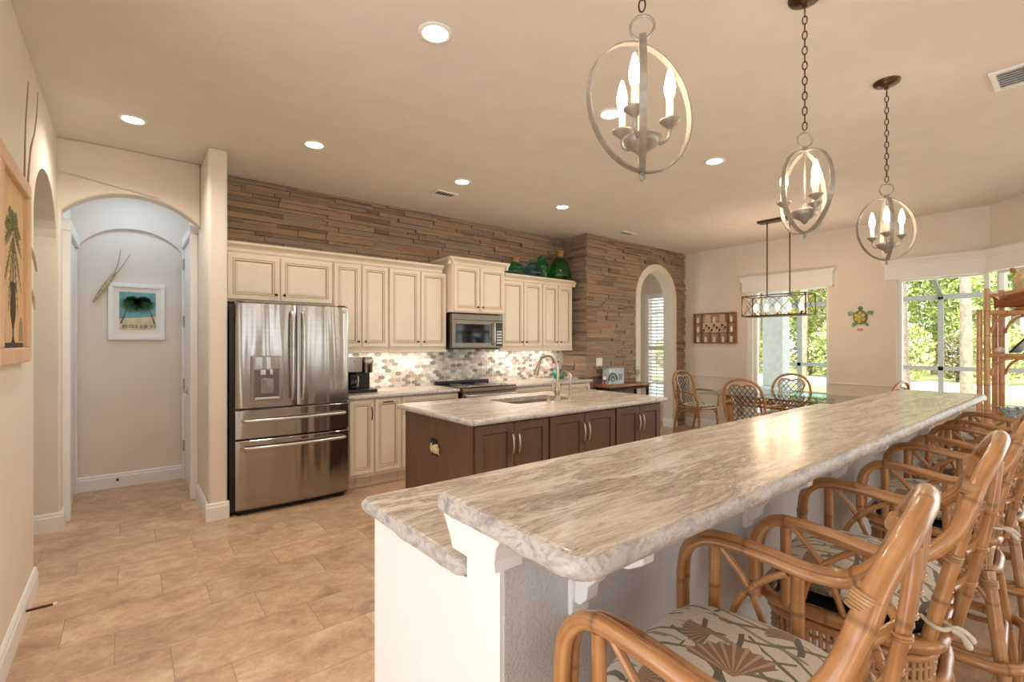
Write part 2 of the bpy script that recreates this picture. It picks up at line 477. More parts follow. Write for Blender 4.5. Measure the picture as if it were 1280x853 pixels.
M['canvas'] = plain('parchment_canvas', rgb(226,190,146), .8, var=.05, scale=8)
M['green'] = plain('leaf_green_paint', rgb(138,146,96), .8, var=.2, scale=30)
M['green2'] = plain('deep_green_paint', rgb(70,120,80), .8, var=.25, scale=30)
M['urn'] = plain('urn_brown_paint', rgb(76,56,44), .8, var=.2, scale=40)
M['haze'] = plain('sepia_paint', rgb(170,140,112), .8, var=.1)
M['sea'] = plain('sea_paint', rgb(120,175,180), .8, var=.1)
M['sand'] = plain('sand_paint', rgb(225,214,180), .8, var=.1)
M['trunkpaint'] = plain('trunk_paint', rgb(120,100,76), .8, var=.2)
def mk_leaf(name, stops):
    m = NT(name); g = m.n('ShaderNodeNewGeometry'); m.col(m.ramp(g.outputs['Random Per Island'], stops))
    m.prop(Roughness=.6, Subsurface_Weight=0.0); return m.m
M['leaf'] = mk_leaf('sunlit_leaves', [(0,rgb(92,108,66)),(.25,rgb(140,156,84)),(.55,rgb(190,200,116)),(.85,rgb(220,222,146)),(1,rgb(150,146,116))])  # dark stops put shaded gaps between leaves into the colour
M['leaf2'] = mk_leaf('pine_leaves', [(0,rgb(80,98,70)),(.3,rgb(118,138,88)),(.65,rgb(164,182,114)),(1,rgb(206,210,146))])  # darker stops stand in for shade within the crowns
M['brush'] = mk_leaf('dry_brush_leaves', [(0,rgb(112,100,86)),(.35,rgb(150,140,116)),(.7,rgb(186,178,140)),(1,rgb(206,206,146))])
M['bark'] = plain('pine_bark', rgb(150,134,120), .9, scale=8, var=.2, bump=.5, bscale=20)
M['grass'] = plain('lawn_grass', rgb(190,200,110), .9, scale=3, var=.2)
M['deck'] = plain('patio_deck', rgb(222,210,192), .8)

# ================================================================== THE SETTING
WX = 7.65        # dining wall
YB = 5.17        # kitchen back wall
YS = 4.68        # projecting stone wall
CZ = 3.0
MYZ = Matrix(((0,0,1,0),(1,0,0,0),(0,1,0,0),(0,0,0,1)))    # (a, b, t) -> x = t, y = a, z = b
MXZ = RX(PI/2)                                               # (a, b, t) -> x = a, y = -t, z = b
def arc(cx, cz, hw, rise, n=20, a0=PI, a1=0):
    return [(cx+hw*math.cos(a0+(a1-a0)*i/n), cz+rise*math.sin(a0+(a1-a0)*i/n)) for i in range(n+1)]

struct(MB().box(-3.2,-5,-.06, WX+.15,6.4,0).build('floor', M['floor']))
struct(MB().box(-3.2,-5,CZ, WX+.4,6.4,CZ+.12).build('ceiling', M['ceil']))

struct(MB().box(WX+.41,-3,CZ-.02,10.3,14,CZ+.12).build('ceiling_lanai_shade', M['white']))  # unseen slab added to shade the patio column
b = MB(); xs = [-3.2,-2.5,-1.6,.6,1.9,3.6,4.9,WX+.15]
for i in range(0,len(xs),2): b.box(xs[i],-5.12,0,xs[i+1],-5,CZ)
for x0,x1 in ((-2.5,-1.6),(.6,1.9),(3.6,4.9)): b.box(x0,-5.12,2.4,x1,-5,CZ)
struct(b.build('wall_living_unseen', M['paint']))  # added, unseen; its openings are shaped to streak the steel reflections
b = MB().box(-3.32,-5,0,-3.2,-2.2,CZ).box(-3.32,2.0,0,-3.2,2.33,CZ).box(-3.32,-2.2,2.6,-3.2,2.0,CZ)
struct(b.build('wall_entry_unseen', M['paint']))  # added, unseen; opening sized to let daylight onto the bar's end
# left wall with its arched side opening
poly = [(2.2,0),(3.84,0)]+arc(4.42,2.16,.58,.39)+[(5.0,CZ),(2.2,CZ)]
struct(MB().prism(poly,-.57,-.42,0,MYZ).build('wall_left', M['paint'], bevel=.015))
struct(MB().box(-3.2,2.2,0,-.57,2.33,CZ).build('wall_foyer', M['paint']))
struct(MB().box(-2.1,2.33,0,-2.0,5.0,CZ).build('wall_light_block', M['paint']))  # unseen, added to block daylight behind the side arch
# wall with the big arch into the hall
ch, rise = .45, .2
R_ = (ch*ch+rise*rise)/(2*rise); a_ = math.asin(ch/R_)
seg = [(.05+R_*math.sin(-a_+2*a_*i/24), 2.44+rise-R_+R_*math.cos(-a_+2*a_*i/24)) for i in range(25)]
poly = [(-2.0,0),(-.40,0)]+seg+[(.5,CZ),(-2.0,CZ)]
struct(MB().prism(poly,-5.14,-5.0,0,MXZ).build('wall_arch', M['paint'], bevel=.015))
struct(MB().box(.5,4.5,0,.635,6.15,CZ).build('wall_pillar', M['paint'], bevel=.02))
struct(MB().box(-.57,5.14,0,-.42,6.3,CZ).build('wall_hall_left', M['paint']))
b = MB().box(-.42,6.15,0,.635,6.3,CZ)
b.prism([(-.42,2.2),(-.42,CZ),(.5,CZ),(.5,2.2)]+arc(.045,2.2,.45,.37,24,0,PI), -6.15,-6.115,0,MXZ)
struct(b.build('wall_hall_back', M['paint']))
struct(MB().box(.635,YB,0,5.26,YB+.13,CZ).build('wall_back', M['paint']))

def veneer(b, u0, u1, z0, z1, place, hole=None):
    z = z0
    while z < z1-.005:
        h = min(random.choice((.026,.032,.038,.046,.054,.064)), z1-z)
        if z1-(z+h) < .02: h = z1-z
        spans = [(u0,u1)]
        if hole:
            hw = hole(z+h*.5)
            if hw: spans = [(u0,hw[0]),(hw[1],u1)]
        for s0, s1 in spans:
            u = s0
            while u < s1-.005:
                l = random.uniform(.14,.58)
                if s1-(u+l) < .06: l = s1-u
                d = random.choice((.006,.014,.02,.024,.028,.034,.042)); g = .0012
                j = lambda: random.uniform(-.0018,.0018)
                v = []
                for (a,c,t) in ((u+g,z+g,0),(u+l-g,z+g,0),(u+l-g,z+h-g,0),(u+g,z+h-g,0),
                                (u+g+j(),z+g+abs(j()),d+j()*2),(u+l-g-abs(j()),z+g+abs(j()),d+j()*2),(u+l-g-abs(j()),z+h-g-abs(j()),d+j()*2),(u+g+abs(j()),z+h-g-abs(j()),d+j()*2)):
                    v.append(place(a,c,t))
                b.add(v, [(4,5,6,7),(0,1,5,4),(1,2,6,5),(2,3,7,6),(3,0,4,7)])
                u += l
        z += h
b = MB(); veneer(b,.64,5.11,1.9,CZ, lambda a,c,t: (a,YB-t,c))
struct(b.build('wall_stone', M['stone']))
struct(MB().box(5.12,YS,0,5.26,YB,CZ).build('wall_return', M['paint']))
b = MB(); veneer(b,YS-.02,YB-.03,.93,CZ, lambda a,c,t: (5.12-t,a,c))
struct(b.build('wall_return_stone', M['stone']))
ACX, ASP, AR = 6.781, 2.163, .447
poly = [(5.12,0),(ACX-AR,0)]+arc(ACX,ASP,AR,AR,28)+[(ACX+AR,0),(WX,0),(WX,CZ),(5.12,CZ)]
struct(MB().prism(poly,-(YS+.14),-YS,0,MXZ).build('wall_nook', M['paint']))
def hole(z):
    r = AR+.10
    if z < ASP: return (ACX-r,ACX+r)
    q = r*r-(z-ASP)**2
    return (ACX-math.sqrt(q),ACX+math.sqrt(q)) if q > 0 else None
b = MB(); veneer(b,5.10,WX-.01,0,CZ, lambda a,c,t: (a,YS-t,c), hole)
struct(b.build('wall_nook_stone', M['stone']))
o_ = arc(ACX,ASP,AR+.115,AR+.115,28); i_ = arc(ACX,ASP,AR,AR,28)
outer = [(ACX-AR-.115,0)]+o_+[(ACX+AR+.115,0)]; inner = [(ACX-AR,0)]+i_+[(ACX+AR,0)]
struct(MB().prism(outer+inner[::-1],-YS,-(YS-.045),0,MXZ).build('trim_arch', M['paint'], bevel=.006))
# vestibule beyond the stone arch
struct(MB().box(5.26,5.62,0,WX,5.75,CZ).build('wall_vestibule', M['paint']))

# dining wall with its window openings
def wall_y(name, x0, x1, cuts, mat):
    b = MB()
    for y0,y1,openings in cuts:
        z = 0
        for (a,c) in openings:
            if a > z: b.box(x0,y0,z,x1,y1,a)
            z = c
        if z < CZ: b.box(x0,y0,z,x1,y1,CZ)
    return struct(b.build(name, mat))
W1 = (2.45,3.49,.30,2.26); W2 = (.84,1.69,.68,2.26); W3 = (5.04,5.44,.34,2.30)
wall_y('wall_right', WX, WX+.15, [(5.44,5.75,[]),(5.04,5.44,[(W3[2],W3[3])]),(3.49,5.04,[]),(2.45,3.49,[(W1[2],W1[3])]),(1.69,2.45,[]),(.84,1.69,[(W2[2],W2[3])])], M['paint'])
def window_y(name, y0, y1, z0, z1, case=.06, mull=()):
    b = MB(); x0 = WX+.05; x1 = WX+.11; w = .045
    b.box(x0,y0,z0,x1,y0+w,z1).box(x0,y1-w,z0,x1,y1,z1).box(x0,y0+w,z0,x1,y1-w,z0+w).box(x0,y0+w,z1-w,x1,y1-w,z1)
    for z in mull: b.box(x0,y0+w,z-.02,x1,y1-w,z+.02)
    f = struct(b.build(name, M['white'], bevel=.004))
    MB().box(WX+.078,y0+w,z0+w,WX+.082,y1-w,z1-w).build('pane', M['pane'], f)
    return f
f1 = window_y('window_1', *W1)
MB().box(WX-.012,W1[1],W1[2]-.08,WX,W1[1]+.09,2.24).build('casing', M['white'], f1, bevel=.004)
f2 = window_y('window_2', W2[0]+.01, W2[1], W2[2], W2[3])
MB().box(WX-.05,W2[0]+.03,W2[2]-.045,WX+.05,W2[1],W2[2]-.001).build('sill', M['white'], f2, bevel=.006)
# bay wall and its window: 45 degrees from the dining wall's end
BAY = T(WX,.84,0) @ RZ(math.radians(225))      # local x runs along the bay, local y points outdoors
def bay(b): return b
b = MB()
b.box(0,0,0,1.7,.15,.68,0,BAY).box(0,0,2.26,1.7,.15,CZ,0,BAY).box(1.58,0,.68,1.7,.15,2.26,0,BAY)
struct(b.build('wall_bay', M['paint']))
b = MB(); w = .045
b.box(.02,.05,.68,.05,.11,2.26,0,BAY).box(1.53,.05,.68,1.58,.11,2.26,0,BAY).box(.05,.05,.68,1.53,.11,.725,0,BAY).box(.05,.05,2.215,1.53,.11,2.26,0,BAY)
f3 = struct(b.build('window_bay', M['white'], bevel=.004))
MB().box(.05,.078,.725,1.53,.082,2.215,0,BAY).build('pane', M['pane'], f3)
MB().box(0.02,-.05,.635,1.58,.05,.679,0,BAY).build('sill', M['white'], f3, bevel=.006)
# shuttered window of the vestibule
b = MB()
y0,y1,z0,z1 = W3
b.box(WX-.02,y0-.05,z0-.05,WX+.03,y0+.03,z1+.05).box(WX-.02,y1-.03,z0-.05,WX+.03,y1+.05,z1+.05).box(WX-.02,y0+.03,z1-.04,WX+.03,y1-.03,z1+.05).box(WX-.02,y0+.03,z0-.05,WX+.03,y1-.03,z0+.06).box(WX-.01,y0+.03,1.30,WX+.03,y1-.03,1.38)
f4 = struct(b.build('window_3', M['white'], bevel=.003))
b = MB()
z = z0+.09
while z < z1-.06:
    if not 1.26 < z < 1.42: b.box(-.03,y0+.03,-.004,.03,y1-.03,.004,0,T(WX+.01,0,z) @ RY(math.radians(28)))
    z += .062
b.build('louvers', M['white'], f4)
b = MB(); b.box(WX-.04,y0+.17,z0+.1,WX-.028,y0+.182,1.26).box(WX-.04,y0+.17,1.42,WX-.028,y0+.182,z1-.08); b.build('tilt_rod', M['white'], f4)
MB().box(WX+.09,y0,z0,WX+.094,y1,z1).build('pane', M['pane'], f4)

# mouldings
BB = [(0,0),(.018,0),(.018,.105),(.013,.115),(.013,.128),(.006,.14),(0,.14)]
b = MB(); b.sweep(BB,(-.42,2.2,0),(-.42,3.858,0),(1,0,0)); b.sweep(BB,(-.4205,3.84,0),(-.57,3.84,0),(0,1,0))
struct(b.build('baseboard_left', M['white']))
b = MB(); b.sweep(BB,(-2,5.0,0),(-.382,5.0,0),(0,-1,0)); b.sweep(BB,(-.40,5.0005,0),(-.40,5.14,0),(1,0,0))
struct(b.build('baseboard_arch', M['white']))
b = MB(); b.sweep(BB,(.482,4.5,0),(.645,4.5,0),(0,-1,0)); b.sweep(BB,(.5,4.5005,0),(.5,5.215,0),(-1,0,0))
struct(b.build('baseboard_pillar', M['white']))
struct(MB().sweep(BB,(-.42,6.15,0),(.5,6.15,0),(0,-1,0)).build('baseboard_hall', M['white']))
b = MB()
for y0,y1 in ((3.58,4.655),(1.69,2.45)): b.sweep(BB,(WX,y0,0),(WX,y1,0),(-1,0,0))
struct(b.build('baseboard_right', M['white']))
b = MB(); b.sweep(BB,(ACX+AR,YS-.045,0),(ACX+AR,YS+.14,0),(-1,0,0)); b.sweep(BB,(ACX+AR-.018,YS-.0455,0),(ACX+AR+.115,YS-.045,0),(0,-1,0))
struct(b.build('baseboard_nook', M['white']))
RAIL = [(0,-.075),(.008,-.075),(.010,-.055),(.012,-.045),(.012,-.012),(.026,-.006),(.026,.006),(.010,.012),(0,.012)]
b = MB()
for y0,y1 in ((3.59,4.655),(1.70,2.45)): b.sweep(RAIL,(WX,y0,.87),(WX,y1,.87),(-1,0,0))
struct(b.build('trim_chair_rail', M['paint']))
COR = [(0,0),(.06,0),(.066,.012),(.066,.17),(.074,.178),(.074,.19),(.088,.215),(.105,.235),(.105,.25),(0,.25)]
b = MB().sweep(COR,(WX,2.385,2.215),(WX,3.63,2.215),(-1,0,0))
for y,sg in ((2.385,-1),(3.63,1)): b.prism([(y-.0005*sg,2.395),(y+.012*sg,2.41),(y+.018*sg,2.43),(y+.034*sg,2.452),(y+.034*sg,2.465),(y-.0005*sg,2.465)][::sg],WX-.105,WX,0,MYZ)
struct(b.build('trim_cornice_dining', M['white']))
b = MB().sweep(COR,(WX,.78,2.235),(WX,1.80,2.235),(-1,0,0))
b.prism([(1.7995,2.415),(1.812,2.43),(1.818,2.45),(1.834,2.472),(1.834,2.485),(1.7995,2.485)],WX-.105,WX,0,MYZ)
p0 = BAY @ Vector((-.04,0,2.235)); p1 = BAY @ Vector((1.7,0,2.235)); nb = -(BAY.to_3x3() @ Vector((0,1,0)))
b.sweep(COR,p0,p1,nb)
struct(b.build('trim_cornice_bay', M['white']))

# hall doors
d = struct(MB().box(.462,5.30,.01,.498,6.06,2.42).build('door_1', M['white'], bevel=.003))
b = MB()
for z0,z1 in ((.25,.95),(1.1,2.2)):
    b.rings(.56,z1-z0,[(0,0,0),(0,.004,0),(.02,.004,0),(.04,-.004+.006,0),(.06,.006,0)], T(.462,5.96,z0) @ RZ(-PI/2))
b.build('panel', M['white'], d)
for z in (.3,.95,1.6,2.2): MB().box(.448,6.035,z,.462,6.075,z+.11).build('hinge', M['nickel'], d, bevel=.003)
b = MB().tube([(.462,5.72,.95),(.41,5.72,.95)],.011,10).tube([(.412,5.73,.95),(.412,5.61,.95)],.009,10).lathe([(.03,0),(.03,.008),(.02,.012)],16,0,T(.462,5.72,.95) @ RY(-PI/2))
b.build('lever_handle', M['nickel'], d)
struct(MB().box(.44,5.22,0,.499,5.298,2.424).box(.44,6.065,0,.499,6.11,2.424).box(.438,5.215,2.425,.499,6.112,2.50).build('trim_door', M['white'], bevel=.004))
d = struct(MB().box(-.418,5.34,.01,-.385,6.06,2.32).build('door_2', M['white'], bevel=.003))
struct(MB().box(-.419,5.20,0,-.36,5.33,2.324).box(-.419,6.065,0,-.375,6.11,2.324).box(-.419,5.198,2.325,-.358,6.112,2.42).build('trim_door_left', M['white'], bevel=.004))
lamp('hall_fill','AREA',(.05,5.65,2.93),3.0,(.56,.76,1.0),None,shape='DISK',size=.3)  # added cool fill, out of view, that brightens the hall
t = thing('hall_fill_fixture','added unseen dome fill light over the hall behind the arch','light',(.05,5.65,3.0))
MB().lathe([(.16,0),(.16,-.02),(.15,-.03)],24).build('rim', M['white'], t)
MB().lathe([(.145,-.03),(.12,-.045),(.06,-.055),(0,-.058)],24).build('diffuser', emit('hall_fill_glow',(.85,.92,1,1),3), t)

# bar wall, its cap moulding and brackets
struct(MB().box(.6197,.80,0,4.50,.93,1.0295).build('wall_bar', M['orange_peel'], bevel=.003, seg=2))
struct(MB().box(.612,.803,.8771,.6195,.929,1.0285).build('trim_bar_end', M['white']))
prof = [(.785,.948),(.95,.948),(.956,.962),(.962,.975),(.985,1.010),(.990,1.014),(.990,1.0285),(.772,1.0285),(.772,1.012),(.782,1.0),(.788,.97)]
struct(MB().prism(prof, .585, .66, 0, MYZ).build('trim_bar', M['white'], bevel=.002))
prof = [(.931,.948),(.95,.948),(.956,.962),(.962,.975),(.985,1.010),(.990,1.014),(.990,1.0285),(.931,1.0285)]
struct(MB().prism(prof, .661, 4.46, 0, MYZ).build('trim_bar_kitchen', M['white']))
prof = [(.799,.948),(.788,.97),(.782,1.0),(.772,1.012),(.772,1.0285),(.799,1.0285)]
struct(MB().prism(prof[::-1], .661, 4.46, 0, MYZ).build('trim_bar_front', M['white']))

# ================================================================== STONE SLABS
def slab(name, x0,y0,x1,y1,z0,z1, r, label, cat, hole=None, rough=1.0):
    h = z1-z0
    loop = rrect(x0,y0,x1,y1,r,7)
    P = resample([(x,y,0) for x,y in loop], .018, True)
    n = len(P); b = MB(); N = []
    for i in range(n):
        t = (P[(i+1)%n]-P[i-1]).normalized(); N.append(Vector((t.y,-t.x,0)))
    prof = [(-.03,0),(-.008,.0),(0,.12*h),(.004,.35*h),(.003,.6*h),(-.001,.80*h),(-.007,.94*h),(-.016,1.0*h)]
    rings_ = []
    for k,(d,z) in enumerate(prof):
        ring = []
        for i in range(n):
            q = P[i]
            w = (noise.noise((q.x*14,q.y*14,z*60+k*.7))*.006+noise.noise((q.x*45,q.y*45,z*120))*.003)*rough if 1 < k < 7 else 0
            e = d+w
            ring.append(P[i]+N[i]*e+Vector((0,0,z0+z)))
        rings_.append(ring)
    vs = [v for r_ in rings_ for v in r_]
    fs = []; ms = []
    for k in range(len(prof)-1):
        for i in range(n):
            j = (i+1)%n; fs.append((k*n+i,k*n+j,(k+1)*n+j,(k+1)*n+i)); ms.append(0 if k >= 6 else 1)
    b.add(vs, fs, ms, True)
    top = rings_[-1]
    loops = [[Vector((p.x,p.y,0)) for p in top]]
    allp = list(top)
    if hole:
        hp = [Vector((x,y,z1)) for x,y in rrect(*hole,.05,6)]
        loops.append([Vector((p.x,p.y,0)) for p in hp]); allp += hp
    fs = []
    for tri in tessellate_polygon(loops):
        a,c,e = (allp[i] for i in tri)
        fs.append(tuple(tri) if (c-a).cross(e-a).z > 0 else tuple(tri[::-1]))
    b.add(allp, fs, 0)
    bot = rings_[0]; loops = [[Vector((p.x,p.y,0)) for p in bot]]; allb = list(bot)
    if hole:
        hb = [Vector((p.x,p.y,z0)) for p in hp]; loops.append([Vector((p.x,p.y,0)) for p in hb]); allb += hb
    fs = []
    for tri in tessellate_polygon(loops):
        a,c,e = (allb[i] for i in tri)
        fs.append(tuple(tri) if (c-a).cross(e-a).z < 0 else tuple(tri[::-1]))
    b.add(allb, fs, 0)
    if hole:
        m = len(hp)
        b.add(hp+hb, [((i+1)%m,i,i+m,(i+1)%m+m) for i in range(m)], 0, True)
    o = b.build(name, [M['granite'], M['granite_edge']])
    return tag(o, label, cat)
slab('bar_countertop',.56,.52,4.60,1.0,1.03,1.075,.045,'long raised marble bar top with chiseled edges in the foreground','countertop')
slab('lower_countertop',.59,.932,4.56,1.53,.878,.92,.03,'lower marble counter ledge behind the raised bar top','countertop')
slab('island_countertop',1.74,2.585,3.97,3.72,.88,.92,.03,'marble top of the brown kitchen island with a sink cut in','countertop',(2.50,3.06,3.20,3.46),.4)
slab('range_side_countertop',1.635,4.53,2.90,5.155,.88,.92,.012,'marble wall counter under the coffee maker, left of the range','countertop',None,.3)
slab('corner_countertop',3.68,4.53,5.10,5.155,.88,.92,.012,'marble wall counter right of the range by the stone return','countertop',None,.3)

pc = thing('peninsula_cabinet','white base cabinet under the lower marble ledge of the bar','cabinet',(.62,.94,0))
MB().box(.62,.935,0,4.48,1.46,.877).build('body', M['white'], pc, True, bevel=.004)
MB().box(.612,.803,0,.6195,1.46,.877).build('end_panel', M['white'], pc, True)

def corbel(x, label):
    t = thing('bar_bracket', label, 'bracket', (x,.80,.78), 0, 'white brackets under the bar overhang')
    MB().box(-.03,-.014,0,.03,0,.245).build('back_plate', M['white'], t, bevel=.003)
    b = MB()
    pr = [(-.014,.03),(-.03,.03),(-.05,.05),(-.055,.08),(-.075,.10),(-.085,.13),(-.12,.155),(-.17,.165),(-.205,.185),(-.21,.245),(-.014,.245)]
    b.prism(pr,-.02,.02,0,MYZ); b.build('scroll', M['white'], t, bevel=.003)
    MB().lathe([(.0,.006),(.012,.005),(.014,0)],14,0,T(-.02,-.05,.15) @ RY(-PI/2)).build('rosette', M['white'], t)
for x, l in zip((.84,1.70,2.55,3.40,4.20), ('white scroll bracket under the near corner of the bar','white scroll bracket under the bar edge beyond the first stool','white scroll bracket behind the second and third stools','white scroll bracket under the bar by the fourth stool','white scroll bracket nearest the far end of the bar')):
    corbel(x, l)

# ================================================================== KITCHEN WALL
# mosaic backsplash
struct(MB().box(1.60,YB-.006,.92,5.10,YB,1.42).build('wall_backsplash', M['grout']))
b = MB(); w, h = .083, .040
z = .925; row = 0
while z < 1.42:
    x = 1.62+(row % 2)*w*.5
    while x < 5.06:
        pts = [(-w*.49,0),(-w*.36,-h*.40),(-w*.15,-h*.55),(w*.15,-h*.55),(w*.36,-h*.40),(w*.49,0),(w*.36,h*.40),(w*.15,h*.55),(-w*.15,h*.55),(-w*.36,h*.40)]
        n = len(pts)
        v = [(x+p,YB-.006,z+q) for p,q in pts]+[(x+p*.93,YB-.010,z+q*.93) for p,q in pts]
        b.add(v,[tuple(range(n,2*n))]+[(i,(i+1)%n,(i+1)%n+n,i+n) for i in range(n)])
        x += w
    z += h*.93; row += 1
struct(b.build('wall_mosaic', M['hex']))

DOOR = [(0,0,0),(0,.019,0),(.003,.021,0),(.036,.021,0),(.039,.017,1),(.043,.017,1),(.048,.020,0),(.052,.020,0),(.058,.010,1),(.063,.010,1),(.080,.014,0)]
SHAKER = [(0,0,0),(0,.020,0),(.002,.021,0),(.058,.021,0),(.061,.013,1),(.066,.011,1),(.068,.010,0)]
def knob(par, x, y, z, mat):
    return MB().lathe([(.006,0),(.005,.010),(.010,.016),(.013,.022),(.010,.028),(0,.030)],14,0,T(x,y,z) @ RX(PI/2)).build('knob', mat, par, True)
def bow_pull(par, p0, p1, out, mat, r=.005, rise=.028):
    a, c = Vector(p0), Vector(p1); o = Vector(out)
    pts = cr([a, a+o*rise*.7+(c-a)*.08, a+(c-a)*.5+o*rise*1.1, c+o*rise*.7-(c-a)*.08, c], 7)
    n = len(pts); R = [r*(.8+.6*math.sin(PI*i/(n-1))) for i in range(n)]
    b = MB().tube(pts, R, 8); return b.build('handle', mat, par, True)
def cab_door(par, x0, x1, z0, z1, y, mats, style=DOOR, name='door'):
    return MB().rings(x1-x0, z1-z0, style, T(x0,y,z0)).build(name, mats, par, True)
CM = [M['cream'], M['glaze']]
def upper(label, x0, x1, z0, z1, yf, doors, dz, rail=True, crown=None):
    t = thing('wall_cabinet', label, 'cabinet', (x0,yf,z0), 0)
    MB().box(x0+.001,yf,z0,x1-.001,YB-.035,z1).build('body', M['cream'], t, True, bevel=.002)
    n = len(doors)
    for i,(a,c) in enumerate(doors):
        d = cab_door(t,a,c,dz[0],dz[1],yf-.001,CM)
        kx = c-.028 if i % 2 == 0 else a+.028
        knob(d,kx,yf-.020,dz[0]+.055,M['bronze'])
    if rail:
        MB().box(x0+.001,yf-.012,z0-.022,x1-.001,yf+.02,z0-.001).build('light_rail', M['cream'], t, True, bevel=.003)
    if crown: crown(t)
    return t
upper('two-door cream wall cabinet above the refrigerator',.645,1.592,1.795,2.237,4.84,[(.68,1.095),(1.11,1.58)],(1.817,2.215),False)
upper('cream wall cabinet with two doors just right of the refrigerator',1.594,2.178,1.347,2.237,4.84,[(1.602,1.871),(1.888,2.168)],(1.388,2.228))
upper('wide cream wall cabinet immediately left of the microwave',2.18,2.895,1.347,2.237,4.84,[(2.19,2.545),(2.565,2.885)],(1.388,2.228))
CRP = [(0,0),(.006,0),(.010,.012),(.012,.030),(.026,.048),(.042,.058),(.05,.066),(.05,.085),(0,.085)]
def mcrown(t):
    b = MB(); b.sweep(CRP,(2.85,4.72,2.335),(3.72,4.72,2.335),(0,-1,0)); b.sweep(CRP,(2.90,4.675,2.335),(2.90,5.13,2.335),(-1,0,0)); b.sweep(CRP,(3.67,4.675,2.335),(3.67,5.13,2.335),(1,0,0))
    b.box(2.90,4.72,2.335,3.67,5.13,2.418)
    b.build('crown', CM, t, True)
upper('raised and deeper cream wall cabinet above the microwave',2.90,3.67,1.785,2.34,4.72,[(2.922,3.272),(3.29,3.648)],(1.80,2.325),False,mcrown)
upper('cream wall cabinet just right of the microwave, under the bottles',3.675,4.40,1.347,2.237,4.84,[(3.70,4.058),(4.078,4.385)],(1.388,2.228))
upper('narrow cream wall cabinet at the end by the stone return',4.402,5.0,1.347,2.237,4.84,[(4.414,4.692),(4.712,4.965)],(1.388,2.228))
def crown_run(label, x0, x1, ends):
    b = MB(); b.sweep(CRP,(x0,4.84,2.238),(x1+(.05 if ends else 0),4.84,2.238),(0,-1,0)); b.box(x0,4.84,2.238,x1,5.13,2.322)
    if ends: b.sweep(CRP,(x1,4.79,2.238),(x1,5.13,2.238),(1,0,0))
    tag(b.build('crown_molding', CM), label, 'molding')
crown_run('cream crown molding along the left run of wall cabinets',.645,2.84,False)
crown_run('cream crown molding along the wall cabinets under the glass bottles',3.735,5.0,True)
for nm,x0,x1,l in (('under_cabinet_light',1.72,2.82,'slim light strip under the wall cabinets left of the range'),('under_cabinet_light',3.75,4.9,'slim light strip under the wall cabinets right of the range')):
    t = thing(nm,l,'light',(x0,5.0,1.335))
    MB().box(x0,4.99,1.333,x1,5.03,1.346).build('housing', M['white'], t, True)
    MB().box(x0+.01,4.995,1.329,x1-.01,5.025,1.3328).build('diffuser', M['downlight'], t, True)
    a = lamp('strip_lamp','AREA',((x1-x0)/2,.01,-.012),1.7,(1,.95,.88),t,shape='RECTANGLE',size=x1-x0,size_y=.03)

def lower(label, x0, x1, fronts, side=False):
    t = thing('base_cabinet', label, 'cabinet', (x0,4.58,0))
    MB().box(x0+.001,4.58,.11,x1-.001,5.16,.878).build('body', M['cream'], t, True, bevel=.002)
    MB().box(x0+.001,4.66,0,x1-.001,4.70,.109).build('toe_kick', M['cream'], t, True)
    for kind,a,c,z0,z1,hd in fronts:
        d = cab_door(t,a,c,z0,z1,4.579,CM,DOOR,kind)
        if hd == 'v': bow_pull(d,(c-.025,4.56,z1-.20),(c-.025,4.56,z1-.07),(0,-1,0),M['bronze'])
        elif hd == 'h': bow_pull(d,((a+c)/2-.05,4.56,z1-.03),((a+c)/2+.05,4.56,z1-.03),(0,-1,0),M['bronze'])
        elif hd == 'ring':
            cx = (a+c)/2; cz = (z0+z1)/2
            b = MB().tube([(cx+.027*math.cos(q),4.545-.003*math.sin(q),cz-.004+.016*math.sin(q)) for q in [2*PI*i/20 for i in range(20)]],.004,8,True)
            b.lathe([(.012,0),(.010,.012),(0,.016)],12,0,T(cx,4.562,cz+.012) @ RX(PI/2)); b.build('handle', M['bronze'], d, True)
        elif hd: knob(d, c-.03 if hd == 'kr' else a+.03, 4.559, z1-.05, M['bronze'])
    return t
lower('cream base cabinet beside the refrigerator with a vertical pull',1.64,1.907,[('door',1.66,1.90,.145,.866,'v')])
lower('cream pull-out base cabinet with a horizontal pull on top',1.909,2.199,[('door',1.918,2.19,.145,.866,'h')])
lower('cream base cabinet with a ring-pull drawer, left of the range',2.201,2.899,[('drawer',2.212,2.885,.70,.866,'ring'),('door',2.212,2.545,.145,.685,'kr'),('door',2.555,2.885,.145,.685,'kl')])
lower('cream base cabinet just right of the range behind the faucet',3.68,4.488,[('drawer',3.70,4.47,.70,.866,'ring'),('door',3.70,4.08,.145,.685,'kr'),('door',4.09,4.47,.145,.685,'kl')])
lower('cream base cabinet at the right end beside the serving table',4.49,5.085,[('drawer',4.51,5.06,.70,.866,'ring'),('door',4.51,4.78,.145,.685,'kr'),('door',4.79,5.06,.145,.685,'kl')])

